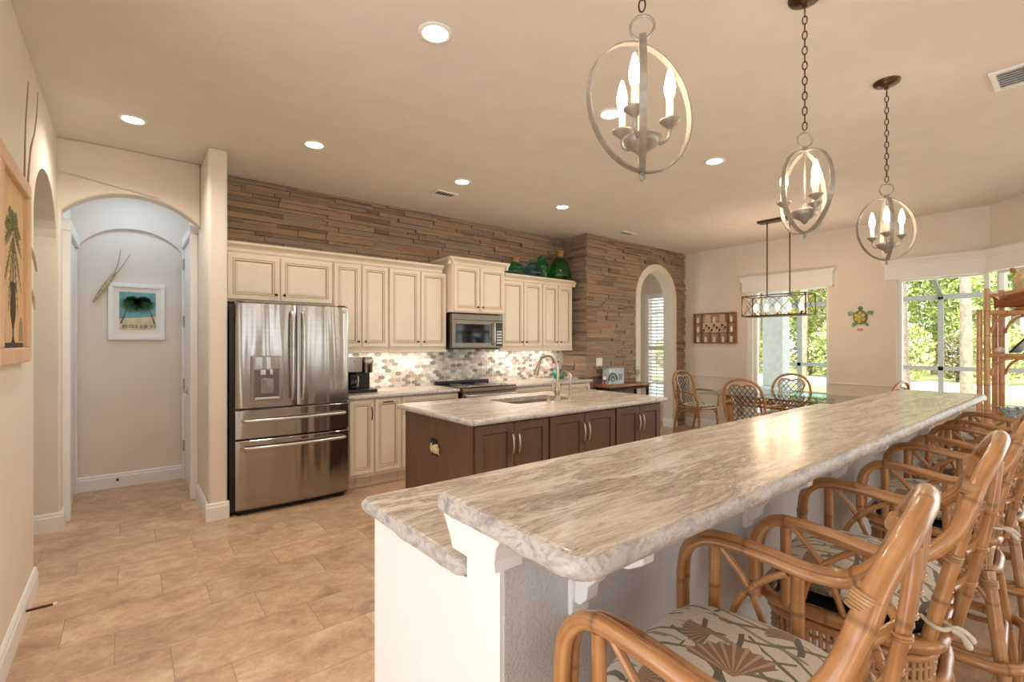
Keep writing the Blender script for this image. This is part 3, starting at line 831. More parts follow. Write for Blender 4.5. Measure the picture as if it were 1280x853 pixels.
# refrigerator
t = thing('refrigerator','stainless steel french-door refrigerator with water dispenser beside the pillar','refrigerator',(1.14,4.43,0))
MB().box(.648,4.52,.02,1.625,5.14,1.745).build('body', M['dark'], t, True, bevel=.004)
MB().box(.70,4.50,.0,1.58,4.60,.05).build('base_grille', M['dark'], t, True)
def bowed(x0,x1,z0,z1,y=4.455,bow=.022,fx0=.684,fx1=1.612,n=16,edge=.012):
    b = MB(); vs = []; fs = []
    for i in range(n+1):
        x = x0+(x1-x0)*i/n; q = (x-fx0)/(fx1-fx0)*2-1
        yf = y-bow*(1-q*q)
        e = min(x-x0,x1-x); yf += .010*max(0,1-e/edge)**2
        vs += [(x,yf+.008,z0),(x,yf,z0+.008),(x,yf,z1-.008),(x,yf+.008,z1),(x,4.515,z1),(x,4.515,z0)]
    for i in range(n):
        for k in range(6): fs.append((i*6+k,(i+1)*6+k,(i+1)*6+(k+1)%6,i*6+(k+1)%6))
    b.add(vs, fs, 0, False); b.add(vs[:6],[(5,4,3,2,1,0)][::1]); b.add(vs[-6:],[(0,1,2,3,4,5)])
    b.sm = [k < n*6 for k in range(len(b.f))]
    return b
dl = bowed(.684,1.146,.882,1.765).build('left_door', M['steel'], t, True)
dr = bowed(1.152,1.612,.882,1.765).build('right_door', M['steel'], t, True)
md = bowed(.684,1.612,.630,.872).build('middle_drawer', M['steel'], t, True)
bd = bowed(.684,1.612,.045,.620).build('freezer_drawer', M['steel'], t, True)
for o in (dl,dr,md,bd):
    e = o.modifiers.new('edges','EDGE_SPLIT'); e.split_angle = .5
def fhandle(par, pts, r=.0125):
    b = MB().tube(cr(pts,6), r, 10)
    return b.build('handle', M['handle_steel'], par, True)
for x,par in ((1.105,dl),(1.193,dr)):
    fhandle(par,[(x,4.44,1.70),(x,4.405,1.685),(x,4.385,1.60),(x,4.378,1.33),(x,4.385,1.02),(x,4.405,.945),(x,4.44,.93)])
for z,par in ((.785,md),(.56,bd)):
    fhandle(par,[(.735,4.45,z),(.74,4.415,z),(.80,4.392,z),(1.145,4.375,z),(1.50,4.392,z),(1.56,4.415,z),(1.565,4.45,z)],.013)
MB().box(.79,4.428,.94,1.03,4.45,1.32).build('dispenser', M['steel'], dl, True, bevel=.006)
b = MB().box(.815,4.4265,.955,1.005,4.4285,1.20); b.build('dispenser_recess', M['recess'], dl, True)
MB().box(.80,4.412,1.205,1.02,4.43,1.31).build('dispenser_controls', M['steel'], dl, True, bevel=.004)
for x0,x1 in ((.86,.90),(.93,.955)): MB().box(x0,4.415,1.16,x1,4.43,1.2045).build('nozzle', M['handle_steel'], dl, True, bevel=.004)
MB().box(.815,4.405,.955,1.005,4.43,.972).build('drip_tray', M['handle_steel'], dl, True, bevel=.004)
b = MB().box(.86,4.416,1.0,.96,4.428,1.13); b.build('dispenser_paddle', M['steel'], dl, True, bevel=.008)
MB().lathe([(.016,0),(.016,.003),(.012,.004)],20,0,T(1.565,4.4495,1.72) @ RX(PI/2)).build('round_badge', M['nickel'], dr, True)
for x in (.72,1.56): MB().box(x-.03,4.47,1.746,x+.03,4.56,1.775).build('hinge_cover', M['dark'], t, True, bevel=.005)

# microwave
t = thing('microwave','stainless over-the-range microwave under the raised cabinet','microwave',(3.28,4.75,1.36))
MB().box(2.915,4.77,1.365,3.665,5.12,1.775).build('body', M['steel_dark'], t, True, bevel=.004)
MB().box(2.92,4.745,1.375,3.665,4.769,1.70).build('door', M['steel_dark'], t, True, bevel=.004)
MB().box(2.97,4.7425,1.43,3.46,4.7455,1.655).build('window', M['blackcover'], t, True)
MB().box(3.555,4.742,1.39,3.65,4.7455,1.68).build('control_panel', M['dark'], t, True)
b = MB()
for i in range(5):
    for j in range(3): b.box(3.566+j*.027,4.7405,1.42+i*.035,3.586+j*.027,4.7422,1.44+i*.035)
b.build('keypad', M['plate'], t, True)
b = MB().tube(cr([(3.512,4.745,1.41),(3.512,4.715,1.43),(3.512,4.71,1.54),(3.512,4.715,1.65),(3.512,4.745,1.67)],6),.011,10); b.build('handle', M['handle_steel'], t, True)
MB().box(2.92,4.748,1.703,3.665,4.769,1.772).build('vent_grille', M['steel_dark'], t, True, bevel=.003)
b = MB()
for i in range(3): b.box(2.96,4.778,1.362-.006,3.62,4.80+.1*i,1.364)
b.build('bottom_vent', M['dark'], t, True)

# range
t = thing('range','stainless slide-in range with black glass cooktop under the microwave','range',(3.29,4.5,0))
MB().box(2.908,4.52,.06,3.672,5.12,.905).build('body', M['dark'], t, True)
MB().box(2.903,4.50,.906,3.677,5.13,.928).build('cooktop', M['blackcover'], t, True, bevel=.004)
for x,y,r in ((3.10,4.70,.09),(3.10,4.96,.07),(3.47,4.70,.10),(3.47,4.96,.07)): MB().tube([(x+r*math.cos(a),y+r*math.sin(a),.929) for a in [2*PI*i/28 for i in range(28)]],.0016,5,True).build('burner_ring', M['nickel'], t, True)
b = MB(); b.prism([(4.56,.872),(4.485,.872),(4.480,.89),(4.495,.918),(4.56,.918)],2.906,3.674,0,MYZ); b.build('control_panel', M['steel'], t, True, bevel=.003)
dd = MB().box(2.912,4.485,.22,3.668,4.519,.866).build('oven_door', M['steel'], t, True, bevel=.005)
MB().box(2.95,4.4835,.33,3.63,4.4855,.80).build('oven_window', M['blackcover'], dd, True)
MB().tube(cr([(2.95,4.485,.835),(2.95,4.445,.835),(2.99,4.435,.835),(3.29,4.43,.835),(3.59,4.435,.835),(3.63,4.445,.835),(3.63,4.485,.835)],5),.017,12).build('handle', M['handle_steel'], dd, True)
MB().box(2.912,4.48,.07,3.668,4.519,.21).build('storage_drawer', M['steel'], t, True, bevel=.004)
MB().box(2.905,5.06,.929,3.675,5.13,.96).build('rear_vent', M['dark'], t, True, bevel=.006)

# coffee maker
t = thing('coffee_maker','black and steel two-way coffee maker beside the refrigerator','coffee maker',(1.86,4.84,.92))
b = MB().box(1.70,4.74,.921,2.02,4.98,.955); b.build('base', M['dark'], t, True, bevel=.008)
MB().box(1.70,4.90,.956,2.0,4.99,1.28).build('tower', M['dark'], t, True, bevel=.006)
MB().box(1.70,4.76,1.13,1.865,4.899,1.285).build('brew_head', M['steel'], t, True, bevel=.01)
MB().lathe([(.055,0),(.058,.01),(.058,.075),(.060,.08),(.060,.155),(.055,.165),(0,.165)],24,0,T(1.945,4.84,1.12)).build('single_serve_head', M['steel'], t, True)
MB().lathe([(.06,0),(.068,.02),(.068,.10),(.05,.14),(.045,.165),(0,.165)],20,0,T(1.775,4.83,.957)).build('carafe', M['blackcover'], t, True)
MB().tube(cr([(1.80,4.765,1.09),(1.805,4.735,1.09),(1.807,4.728,1.05),(1.80,4.735,.99),(1.795,4.76,.98)],5),.009,8).build('carafe_handle', M['nickel'], t, True)
MB().lathe([(.012,0),(.012,.004),(0,.005)],14,0,T(1.785,4.7595,1.25) @ RX(PI/2)).build('dial', M['nickel'], t, True)

def plate(name, label, x, z, y, w=.075, h=.118, kind='outlet', Mx=None, group=None):
    t = thing(name, label, 'outlet' if kind == 'outlet' else 'switch', (0,0,0))
    t.matrix_world = Mx if Mx is not None else T(x,y,z)
    if Mx is not None: t.location = Mx.to_translation(); t.rotation_euler = Mx.to_euler()
    MB().box(-w/2,-.006,-h/2,w/2,0,h/2).build('cover_plate', M['plate'], t, bevel=.002)
    n = max(1, round(w/.075)) 
    for k in range(n):
        cx = (k-(n-1)/2)*.046
        if kind == 'outlet':
            b = MB().box(cx-.016,-.0085,.008,cx+.016,-.006,.040).box(cx-.016,-.0085,-.040,cx+.016,-.006,-.008); b.build('socket', M['white'], t, bevel=.002)
        else:
            MB().box(cx-.015,-.010,-.030,cx+.015,-.006,.030).build('rocker', M['white'], t, bevel=.002)
    return t
plate('wall_outlet','white outlet plate on the mosaic left of the range',2.535,1.185,YB-.0105)
plate('wall_outlet','white outlet plate on the mosaic right of the range',4.06,1.17,YB-.0105)
plate('light_switch','white triple switch plate on the stone wall above the serving table',5.36,1.155,YS-.032,.135,.118,'switch')
plate('light_switch','white switch plate low on the hall side of the pillar',0,0,0,Mx=T(.5,4.62,1.12) @ RZ(-PI/2),kind='switch')

# ================================================================== ISLAND
WM = [M['walnut'], M['walnut_dark']]
def island_unit(label, x0, x1, doors, end=None):
    t = thing('island_cabinet', label, 'cabinet', (x0,2.66,0))
    if end: MB().box(x0+.0015,2.662,.10,x1-.0015,3.63,.879).build('body', WM, t, True, bevel=.002)
    else:
        b = MB().box(x0+.0015,2.662,.10,x1-.0015,3.63,.68)
        b.box(x0+.0015,2.662,.68,x1-.0015,2.70,.879).box(x0+.0015,3.52,.68,x1-.0015,3.63,.879); b.build('body', WM, t, True)
    MB().box(x0+.0015,2.74,0,x1-.0015,3.55,.099).build('toe_kick', M['walnut_dark'], t, True)
    for i,(a,c) in enumerate(doors):
        d = cab_door(t,a,c,.125,.862,2.661,WM,SHAKER)
        hx = c-.025 if i == 0 else a+.025
        bow_pull(d,(hx,2.64,.64),(hx,2.64,.79),(0,-1,0),M['nickel'],.0055,.03)
    if end == 'L': MB().box(x0-.012,2.655,0,x0,3.635,.879).build('end_panel', WM, t, True, bevel=.002)
    if end == 'R': MB().box(x1,2.655,0,x1+.012,3.635,.879).build('end_panel', WM, t, True, bevel=.002)
island_unit('dark brown island cabinet nearest the refrigerator end, with the plain end panel',1.80,2.482,[(1.812,2.138),(2.144,2.472)],'L')
island_unit('middle dark brown island cabinet below the sink',2.484,3.262,[(2.494,2.870),(2.876,3.252)])
island_unit('dark brown island cabinet at the far end by the stone arch',3.264,3.92,[(3.274,3.590),(3.596,3.910)],'R')
# shell-and-crab ornament over an outlet plate on the island's end
t = thing('shell_ornament','small cream crab-shaped shell on a black plate on the island end panel','ornament',(1.787,3.12,.65))
MB().box(-.008,-.01,-.06,0,.075,.062).build('backing_plate', M['dark'], t, bevel=.002)
b = MB().lathe([(.0,.022),(.018,.020),(.034,.012),(.040,0)],20,0,T(-.008,.0,-.012) @ RY(-PI/2) @ Matrix.Diagonal((.9,1.25,1,1)))
for s in (-1,1):
    for k in range(4):
        a = math.radians(-60+k*26)
        y0 = s*.036; b.tube(cr([(-.014,s*.03,-.02+.004*k),(-.020,s*(.046+.004*k),-.026+.006*k),(-.012,s*(.058),-.045+.016*k)],4),[.005-.00022*i for i in range(9)],6)
    b.tube(cr([(-.016,s*.028,.004),(-.022,s*.045,.014),(-.018,s*.036,.032)],4),[.006,.006,.0065,.007,.0075,.008,.007,.005,.003],6)
b.build('crab_shell', plain('pale_shell', rgb(226,200,164), .5, var=.12, scale=60), t)

# sink and taps
t = thing('kitchen_sink','undermount stainless sink set in the island top','sink',(2.85,3.26,.70))
b = MB(); o_ = rrect(2.492,3.052,3.208,3.468,.055,6); i_ = rrect(2.505,3.065,3.195,3.455,.05,6); f_ = rrect(2.53,3.09,3.17,3.43,.05,6); n = len(o_)
vs = [(x,y,.879) for x,y in o_]+[(x,y,.879) for x,y in i_]+[(x,y,.70) for x,y in f_]+[(x,y,.69) for x,y in o_]
fs = [(k*n+i,k*n+(i+1)%n,(k+1)*n+(i+1)%n,(k+1)*n+i) for k in (0,1) for i in range(n)]+[((i+1)%n,i,3*n+i,3*n+(i+1)%n) for i in range(n)]
b.add(vs,fs,0,True); b.add(vs[2*n:3*n],[tuple(range(n))]); b.add(vs[3*n:],[tuple(range(n))[::-1]])
b.build('basin', M['steel'], t, True)
MB().lathe([(.04,.701),(.036,.704),(.02,.702),(0,.702)],20,0,T(2.85,3.26,0)).build('drain', M['chrome'], t, True)
t = thing('kitchen_faucet','tall brushed nickel gooseneck faucet with pull-down spray on the island','faucet',(2.915,3.0,.92))
MB().lathe([(.032,0),(.032,.006),(.026,.012),(.024,.07),(.027,.075),(.027,.12),(.022,.13),(.0165,.16)],20).build('base', M['nickel'], t)
MB().tube(cr([(0,0,.15),(0,0,.28),(-.004,.012,.335),(-.015,.05,.383),(-.03,.10,.395),(-.045,.148,.375),(-.053,.178,.325)],7),.0135,12).build('spout', M['nickel'], t)
MB().tube([(-.053,.178,.325),(-.056,.186,.30),(-.062,.202,.245),(-.066,.212,.22)],[.0145,.017,.020,.022],14).build('spray_head', M['nickel'], t)
MB().tube([(-.026,0,.10),(-.06,-.004,.10)],.012,10).tube([(-.06,-.004,.09),(-.064,-.006,.14),(-.066,-.008,.19)],[.012,.009,.007],10).build('lever', M['nickel'], t)
t = thing('filter_faucet','short slim nickel gooseneck tap to the right of the tall island faucet','faucet',(3.10,3.03,.92))
MB().lathe([(.022,0),(.022,.006),(.016,.012),(.015,.06),(.011,.07)],18).build('base', M['nickel'], t)
MB().tube(cr([(0,0,.06),(0,0,.19),(-.004,.015,.23),(-.016,.05,.25),(-.028,.085,.235),(-.032,.10,.20)],7),.0085,10).build('spout', M['nickel'], t)
MB().tube([(.012,0,.045),(.035,0,.05),(.04,0,.07)],.006,8).build('lever', M['nickel'], t)
t = thing('soap_dispenser','stubby nickel soap pump left of the tall island faucet','dispenser',(2.80,2.99,.92))
MB().lathe([(.022,0),(.022,.006),(.014,.012),(.013,.045),(.018,.05),(.018,.065),(0,.07)],18).build('pump_base', M['nickel'], t)
MB().tube([(0,0,.058),(-.01,.03,.062),(-.02,.06,.058)],.007,8).build('nozzle', M['nickel'], t)

# ================================================================== BOTTLES, JAR, SERVING TABLE
G = {}
for k,c in (('green',(.58,.90,.80,1)),('blue',(.72,.88,.94,1)),('emerald',(.50,.93,.76,1)),('deep',(.56,.90,.62,1))): G[k] = glass_mat(k+'_glass', c)
def bottle(name, label, x, y, z, prof, mat, cork=None, ribs=0, cat='bottle'):
    t = thing(name, label, cat, (x,y,z))
    n = 32; vs = []; fs = []
    # outer wall, then an inner wall so the glass has thickness
    full = prof + [(max(r-.004,.002), q+(.004 if i == len(prof)-1 else .0)) for i,(r,q) in enumerate(prof[::-1])]
    b = MB()
    P = prof+[(max(r-.005,.001), max(q,.006)) for r,q in prof[::-1]]
    for r,q in P:
        for k in range(n):
            a = 2*PI*k/n; rr = r*(1+(.05*math.cos(ribs*a) if ribs and r > .03 else 0)); vs.append((rr*math.cos(a),rr*math.sin(a),q))
    for i in range(len(P)-1):
        for k in range(n): fs.append((i*n+k,i*n+(k+1)%n,(i+1)*n+(k+1)%n,(i+1)*n+k))
    b.add(vs,fs,0,True); b.add(vs[:n],[tuple(range(n))[::-1]]); b.add(vs[-n:],[tuple(range(n))])
    b.build('glass_body', mat, t)
    if cork: MB().lathe([(cork[0],cork[1]),(cork[0],cork[2]-.02),(cork[0]*1.18,cork[2]-.018),(cork[0]*1.15,cork[2]),(0,cork[2])],18).build('cork', M['cork'], t)
    return t
bottle('squat_bottle','squat round teal glass bottle with a cork, left end of the cabinet top',4.07,5.0,2.323,[(.07,0),(.105,.015),(.125,.06),(.122,.11),(.095,.155),(.055,.185),(.045,.20)],G['green'],(.046,.18,.262))
bottle('glass_vase','pale blue glass vase with a flared lip between the green bottles',4.38,4.98,2.323,[(.06,0),(.10,.02),(.128,.07),(.12,.13),(.085,.19),(.05,.225),(.06,.245),(.078,.25)],G['blue'],None,0,'vase')
bottle('cylinder_bottle','narrow straight emerald bottle behind the blue vase',4.60,5.05,2.323,[(.085,0),(.095,.01),(.095,.20),(.085,.245),(.065,.265),(.062,.27),(.062,.33),(.066,.335)],G['emerald'])
bottle('ribbed_bottle','large ribbed dark green teardrop bottle with a cork',4.87,4.96,2.323,[(.10,0),(.145,.02),(.158,.08),(.150,.16),(.122,.25),(.085,.31),(.05,.345),(.046,.36)],G['deep'],(.047,.33,.44),12)

t = thing('teal_jar','round teal ceramic jar on the corner counter behind the small tap','jar',(4.78,4.90,.921))
MB().lathe([(.05,0),(.075,.02),(.085,.06),(.078,.10),(.055,.125),(.05,.13),(.056,.14),(.0,.142)],24).build('pot', M['teal'], t)
MB().tube(cr([(.078,0,.10),(.115,0,.10),(.118,0,.06),(.083,0,.04)],5),.008,8).build('jar_handle', M['teal'], t)
t = thing('salt_cellar','small white lidded pot beside the teal jar','jar',(4.97,4.86,.921))
MB().lathe([(.03,0),(.035,.01),(.034,.045),(.028,.05),(.03,.055),(.018,.068),(.006,.072),(.007,.082),(0,.085)],20).build('pot', M['plate'], t)

t = thing('serving_table','narrow wood-topped console with black metal legs along the stone wall','table',(5.72,4.47,0))
MB().box(5.22,4.34,.80,6.17,4.62,.835).build('top', M['cartwood'], t, True, bevel=.004)
for x in (5.25,6.14):
    for y in (4.37,4.59): MB().box(x-.015,y-.015,0,x+.015,y+.015,.799).build('leg', M['blackmetal'], t, True)
b = MB().box(5.265,4.355,.755,6.125,4.375,.785).box(5.265,4.585,.755,6.125,4.605,.785).box(5.24,4.386,.755,5.26,4.574,.785).box(6.13,4.386,.755,6.15,4.574,.785)
b.build('apron', M['blackmetal'], t, True)
MB().box(5.265,4.36,.22,6.125,4.60,.245).build('lower_shelf', M['cartwood'], t, True)
for x in (5.55,5.85): MB().tube([(x,4.355,.25),(x,4.355,.755)],.005,6).build('front_bar', M['blackmetal'], t, True)
# tin panel with a wheel
t = thing('tin_art_block','pale blue tin art block with a dark wheel motif on the serving table','decoration',(5.50,4.50,.836))
b = MB().box(-.17,-.06,0,.17,.06,.23); b.build('block', [plain('weathered_pale_blue', rgb(200,216,220), .5, var=.15, scale=14)], t, bevel=.006)
b = MB(); cx, cz, r = -.085,.075,.088
b.tube([(cx+r*math.cos(a),-.062,cz+r*math.sin(a)) for a in [PI*1.10*i/20-.15 for i in range(21)]],.010,6)
b.tube([(cx+.03*math.cos(a),-.062,cz+.03*math.sin(a)) for a in [2*PI*i/16 for i in range(16)]],.006,6,True)
for i in range(8):
    a = PI*i/7; b.tube([(cx+.03*math.cos(a),-.062,cz+.03*math.sin(a)),(cx+.082*math.cos(a),-.062,cz+.082*math.sin(a))],.0035,5)
b.build('wheel_motif', plain('dark_teal_enamel', rgb(58,88,100), .5), t)
b = MB()
for x in (.05,.075,.10,.125): b.box(x-.005,-.0635,.06,x+.005,-.0605,.15)
b.build('plank_mark', plain('blue_grey_enamel', rgb(120,150,166), .5), t)
def wineglass(label, x, y, h):
    t = thing('wine_glass', label, 'glass', (x,y,.836), 0, 'wine glasses on the serving table')
    s = h/.2
    MB().lathe([(.033*s,0),(.032*s,.003),(.006*s,.008),(.004*s,.02),(.004*s,.085*s),(.012*s,.095*s)],18).build('stem', M['clear'], t)
    MB().lathe([(.006*s,.095*s),(.03*s,.115*s),(.038*s,.145*s),(.036*s,.18*s),(.031*s,.2*s)],18).build('bowl', M['clear'], t)
wineglass('stemmed wine glass nearest the tin art block',5.90,4.52,.20)
wineglass('tall wine glass in the middle of the three on the serving table',6.0,4.46,.24)
wineglass('wine glass at the right end of the serving table',6.10,4.52,.19)
t = thing('candle_holder','small dark red candle holder at the left end of the serving table','candle holder',(5.27,4.47,.836))
MB().lathe([(.04,0),(.04,.006),(.012,.015),(.010,.045),(.028,.055),(.03,.075),(.0,.077)],18).build('holder', M['cartwood'], t)
MB().lathe([(.022,.076),(.022,.12),(.0,.122)],16).build('candle', M['plate'], t)

# ================================================================== BAR STOOLS
def superpad(b, hx, hy, z0, z1, n=40, rows=9, e=4.0, cy=0):
    vs = []; fs = []
    for j in range(rows):
        ph = -PI/2+PI*j/(rows-1); c = math.cos(ph); s_ = math.sin(ph)
        rr = abs(c)**.45; zz = (z0+z1)/2+(z1-z0)/2*math.copysign(abs(s_)**.8, s_)
        for i in range(n):
            a = 2*PI*i/n; ca, sa = math.cos(a), math.sin(a)
            k = (abs(ca)**e+abs(sa)**e)**(-1/e)
            x = hx*rr*ca*k; y = hy*rr*sa*k
            if j > rows//2: zz2 = zz-.014*min(1,(x/hx)**2+(y/hy)**2)
            else: zz2 = zz
            vs.append((x,y+cy,zz2))
    for j in range(rows-1):
        for i in range(n): fs.append((j*n+i,j*n+(i+1)%n,(j+1)*n+(i+1)%n,(j+1)*n+i))
    b.add(vs, fs, 0, True)
    b.add(vs[:n],[tuple(range(n))[::-1]]); b.add(vs[-n:],[tuple(range(n))],0,True)
    return b
def bind(b, p, d, r, k=5, w=.005):
    """a wrap of k rounds of cane about the pole through p in direction d"""
    d = Vector(d).normalized(); u = d.orthogonal().normalized(); v = d.cross(u)
    for i in range(k):
        c = Vector(p)+d*(i-(k-1)/2)*w*1.7
        b.tube([c+(u*math.cos(a)+v*math.sin(a))*r for a in [2*PI*j/14 for j in range(14)]], w, 6, True)
    return b
def loop3(pts2, z): return [(x,y,z) for x,y in pts2]
def make_stool(label):
    t = thing('bar_stool', label, 'bar stool', (0,0,0), 0, 'rattan bar stools along the bar')
    R = M['rattan']; SY = .06
    # continuous pole: front leg of the arm, arm, and arch of the back
    half = [(.257,.265,.70),(.257,.267,.80),(.257,.258,.878),(.258,.222,.922),(.262,.17,.934),(.268,.08,.926),(.272,-.02,.912),(.266,-.095,.925),(.245,-.15,.98),(.215,-.178,1.045),(.185,-.195,1.10),(.135,-.217,1.15),(.07,-.230,1.176)]
    pole = half+[(0,-.234,1.184)]+[(-x,y,z) for x,y,z in half[::-1]]
    MB().cane(cr(pole,6),.0163,n=14).build('arm_and_back_pole', R, t)
    for s in (-1,1):
        tw = [(s*(x-.027),y-.006,z-.003) for x,y,z in half[:10]]
        MB().cane(cr(tw,6),.0108,n=10,phase=.1).build('inner_arm_cane', R, t)
        for y0,z1 in ((.185,.918),(.0,.905)):
            MB().cane([(s*.255,y0,.70),(s*.258,y0,z1)],.0138,n=10,phase=.05).build('arm_post', R, t)
        b = MB()
        b.tube(cr([(s*.25,.165,.915),(s*.252,.11,.85),(s*.25,.075,.78),(s*.248,.055,.72)],6),.0085,8)
        b.tube(cr([(s*.25,.02,.90),(s*.252,.075,.86),(s*.25,.125,.80),(s*.248,.15,.72)],6),.0085,8)
        bind(b,(s*.251,.095,.838),(0,.6,.6),.012,3,.003)
        b.build('arm_brace', R, t)
        MB().cane(cr([(s*.205,-.105,.70),(s*.20,-.14,.86),(s*.192,-.175,1.02),(s*.183,-.188,1.10)],6),.0152,n=12).build('back_post', R, t)
        bind(MB(),(s*.194,-.184,1.08),(-s*.03,-.03,.08),.0186,6,.0026).build('binding', M['binding'], t); bind(MB(),(s*.20,-.15,.92),(0,-.1,.3),.0175,4,.003).build('binding', M['binding'], t)
    # back spindles and rungs
    for x in (-.12,-.045,.045,.12):
        zt = 1.172-.9*x*x*2.2; b = MB()
        b.cane(cr([(x*1.05,-.15,.70),(x,-.185,.86),(x,-.215,1.02),(x*.9,-.228,zt)],6),.0095,n=8,phase=x)
        b.build('back_spindle', R, t)
    for z,y,w in ((.84,-.170,.185),(.93,-.190,.18),(1.02,-.206,.172)):
        b = MB(); b.cane([(-w,y+.022,z),(-w*.5,y-.004,z),(0,y-.012,z),(w*.5,y-.004,z),(w,y+.022,z)],.008,n=8)
        for x in (-.12,-.045,.045,.12): bind(b,(x,y-.008,z),(0,0,1),.0115,2,.003)
        b.build('back_rung', R, t)
    # seat frame, apron and pan
    b = MB(); b.cane(loop3(rrect(-.25,-.13,.25,.262,.09),.70),.0175,closed=True,n=12); b.cane(loop3(rrect(-.236,-.116,.236,.248,.085),.663),.012,closed=True,n=10)
    b.build('seat_frame', R, t)
    b = MB(); P = resample(loop3(rrect(-.232,-.112,.232,.244,.085),0),.016,True)
    for i,p in enumerate(P):
        b.tube([(p.x,p.y,.585),(p.x*1.004,p.y*1.004,.655)],.0055,6)
    for z in (.60,.63): b.tube([(p.x*(1.02 if i % 2 else .98),p.y*(1.02 if i % 2 else .98),z) for i,p in enumerate(P)],.005,6,True)
    b.build('woven_apron', M['binding'], t)
    MB().prism(rrect(-.225,-.105,.225,.235,.08),.712,.722).build('seat_pan', M['dark'], t)
    c = superpad(MB(),.228,.188,.722,.818,44,11,4.2,SY).build('seat_cushion', M['fabric'], t)
    for s in (-1,1):
        b = MB()
        b.tube(cr([(s*.19,-.09,.76),(s*.225,-.115,.757),(s*.228,-.135,.755),(s*.19,-.145,.752),(s*.165,-.10,.757)],6),.005,8)
        b.tube(cr([(s*.205,-.145,.755),(s*.212,-.168,.745),(s*.228,-.182,.728)],5),[.004,.006,.007,.008,.007,.006,.006,.007,.008,.007,.003],8)
        b.tube(cr([(s*.205,-.145,.755),(s*.195,-.172,.75),(s*.190,-.188,.728)],5),[.004,.006,.007,.008,.007,.006,.006,.007,.008,.007,.003],8)
        b.build('cushion_tie', M['tie'], c)
    # swivel base, legs and foot ring
    b = MB(); b.cane(loop3(rrect(-.19,-.13,.19,.25,.13),.566),.016,closed=True,n=10); b.lathe([(.10,.56),(.10,.585),(0,.585)],20,0,T(0,SY,0))
    b.build('swivel_ring', R, t)
    for sx in (-1,1):
        for sy in (-1,1):
            a = (sx*.165,SY+sy*.165,.575); e = (sx*.235,SY+sy*.235,0)
            MB().cane([a,e],.0205,n=12,phase=.03*sx+.06*sy).build('leg', R, t)
            b = MB(); d = Vector(e)-Vector(a); bind(b,Vector(a)+d*.08,d,.0225,5,.0035); b.build('leg_binding', M['binding'], t)
    for k in range(4):
        q = RZ(k*PI/2)
        b = MB(); b.cane(cr([(.185,-.185,.44),(.12,-.175,.53),(0,-.172,.562),(-.12,-.175,.53),(-.185,-.185,.44)],7),.0115,n=8,M=T(0,SY,0) @ q).build('curved_brace', R, t)
        b = MB(); b.cane(cr([(.19,.19,.40),(.10,.10,.36),(0,0,.40)],7),.010,n=8,M=T(0,SY,0) @ q).build('cross_brace', R, t)
    b = MB()
    b.cane(loop3(rrect(-.262,SY-.262,.262,SY+.262,.11),.262),.019,closed=True,n=12); b.cane(loop3(rrect(-.205,SY-.205,.205,SY+.205,.09),.275),.012,closed=True,n=10)
    b.build('foot_ring', R, t)
    return t
stools = [(.92,.405,.124),(1.688,.401,.118),(2.66,.398,.07),(3.486,.40,.01),(4.302,.405,.017)]
SL = ['rattan bar stool nearest the camera, at the rounded corner of the bar','second rattan bar stool along the bar, its tie knotted on the rear post','middle rattan bar stool along the bar, third from the camera','fourth rattan bar stool along the bar','rattan bar stool at the far end of the bar by the bamboo shelf']
s0 = make_stool(SL[0]); s0.location = (stools[0][0],stools[0][1],0); s0.rotation_euler = (0,0,stools[0][2])
for (x,y,a),l in list(zip(stools,SL))[1:]:
    dup(s0,(x,y,0),a,l)

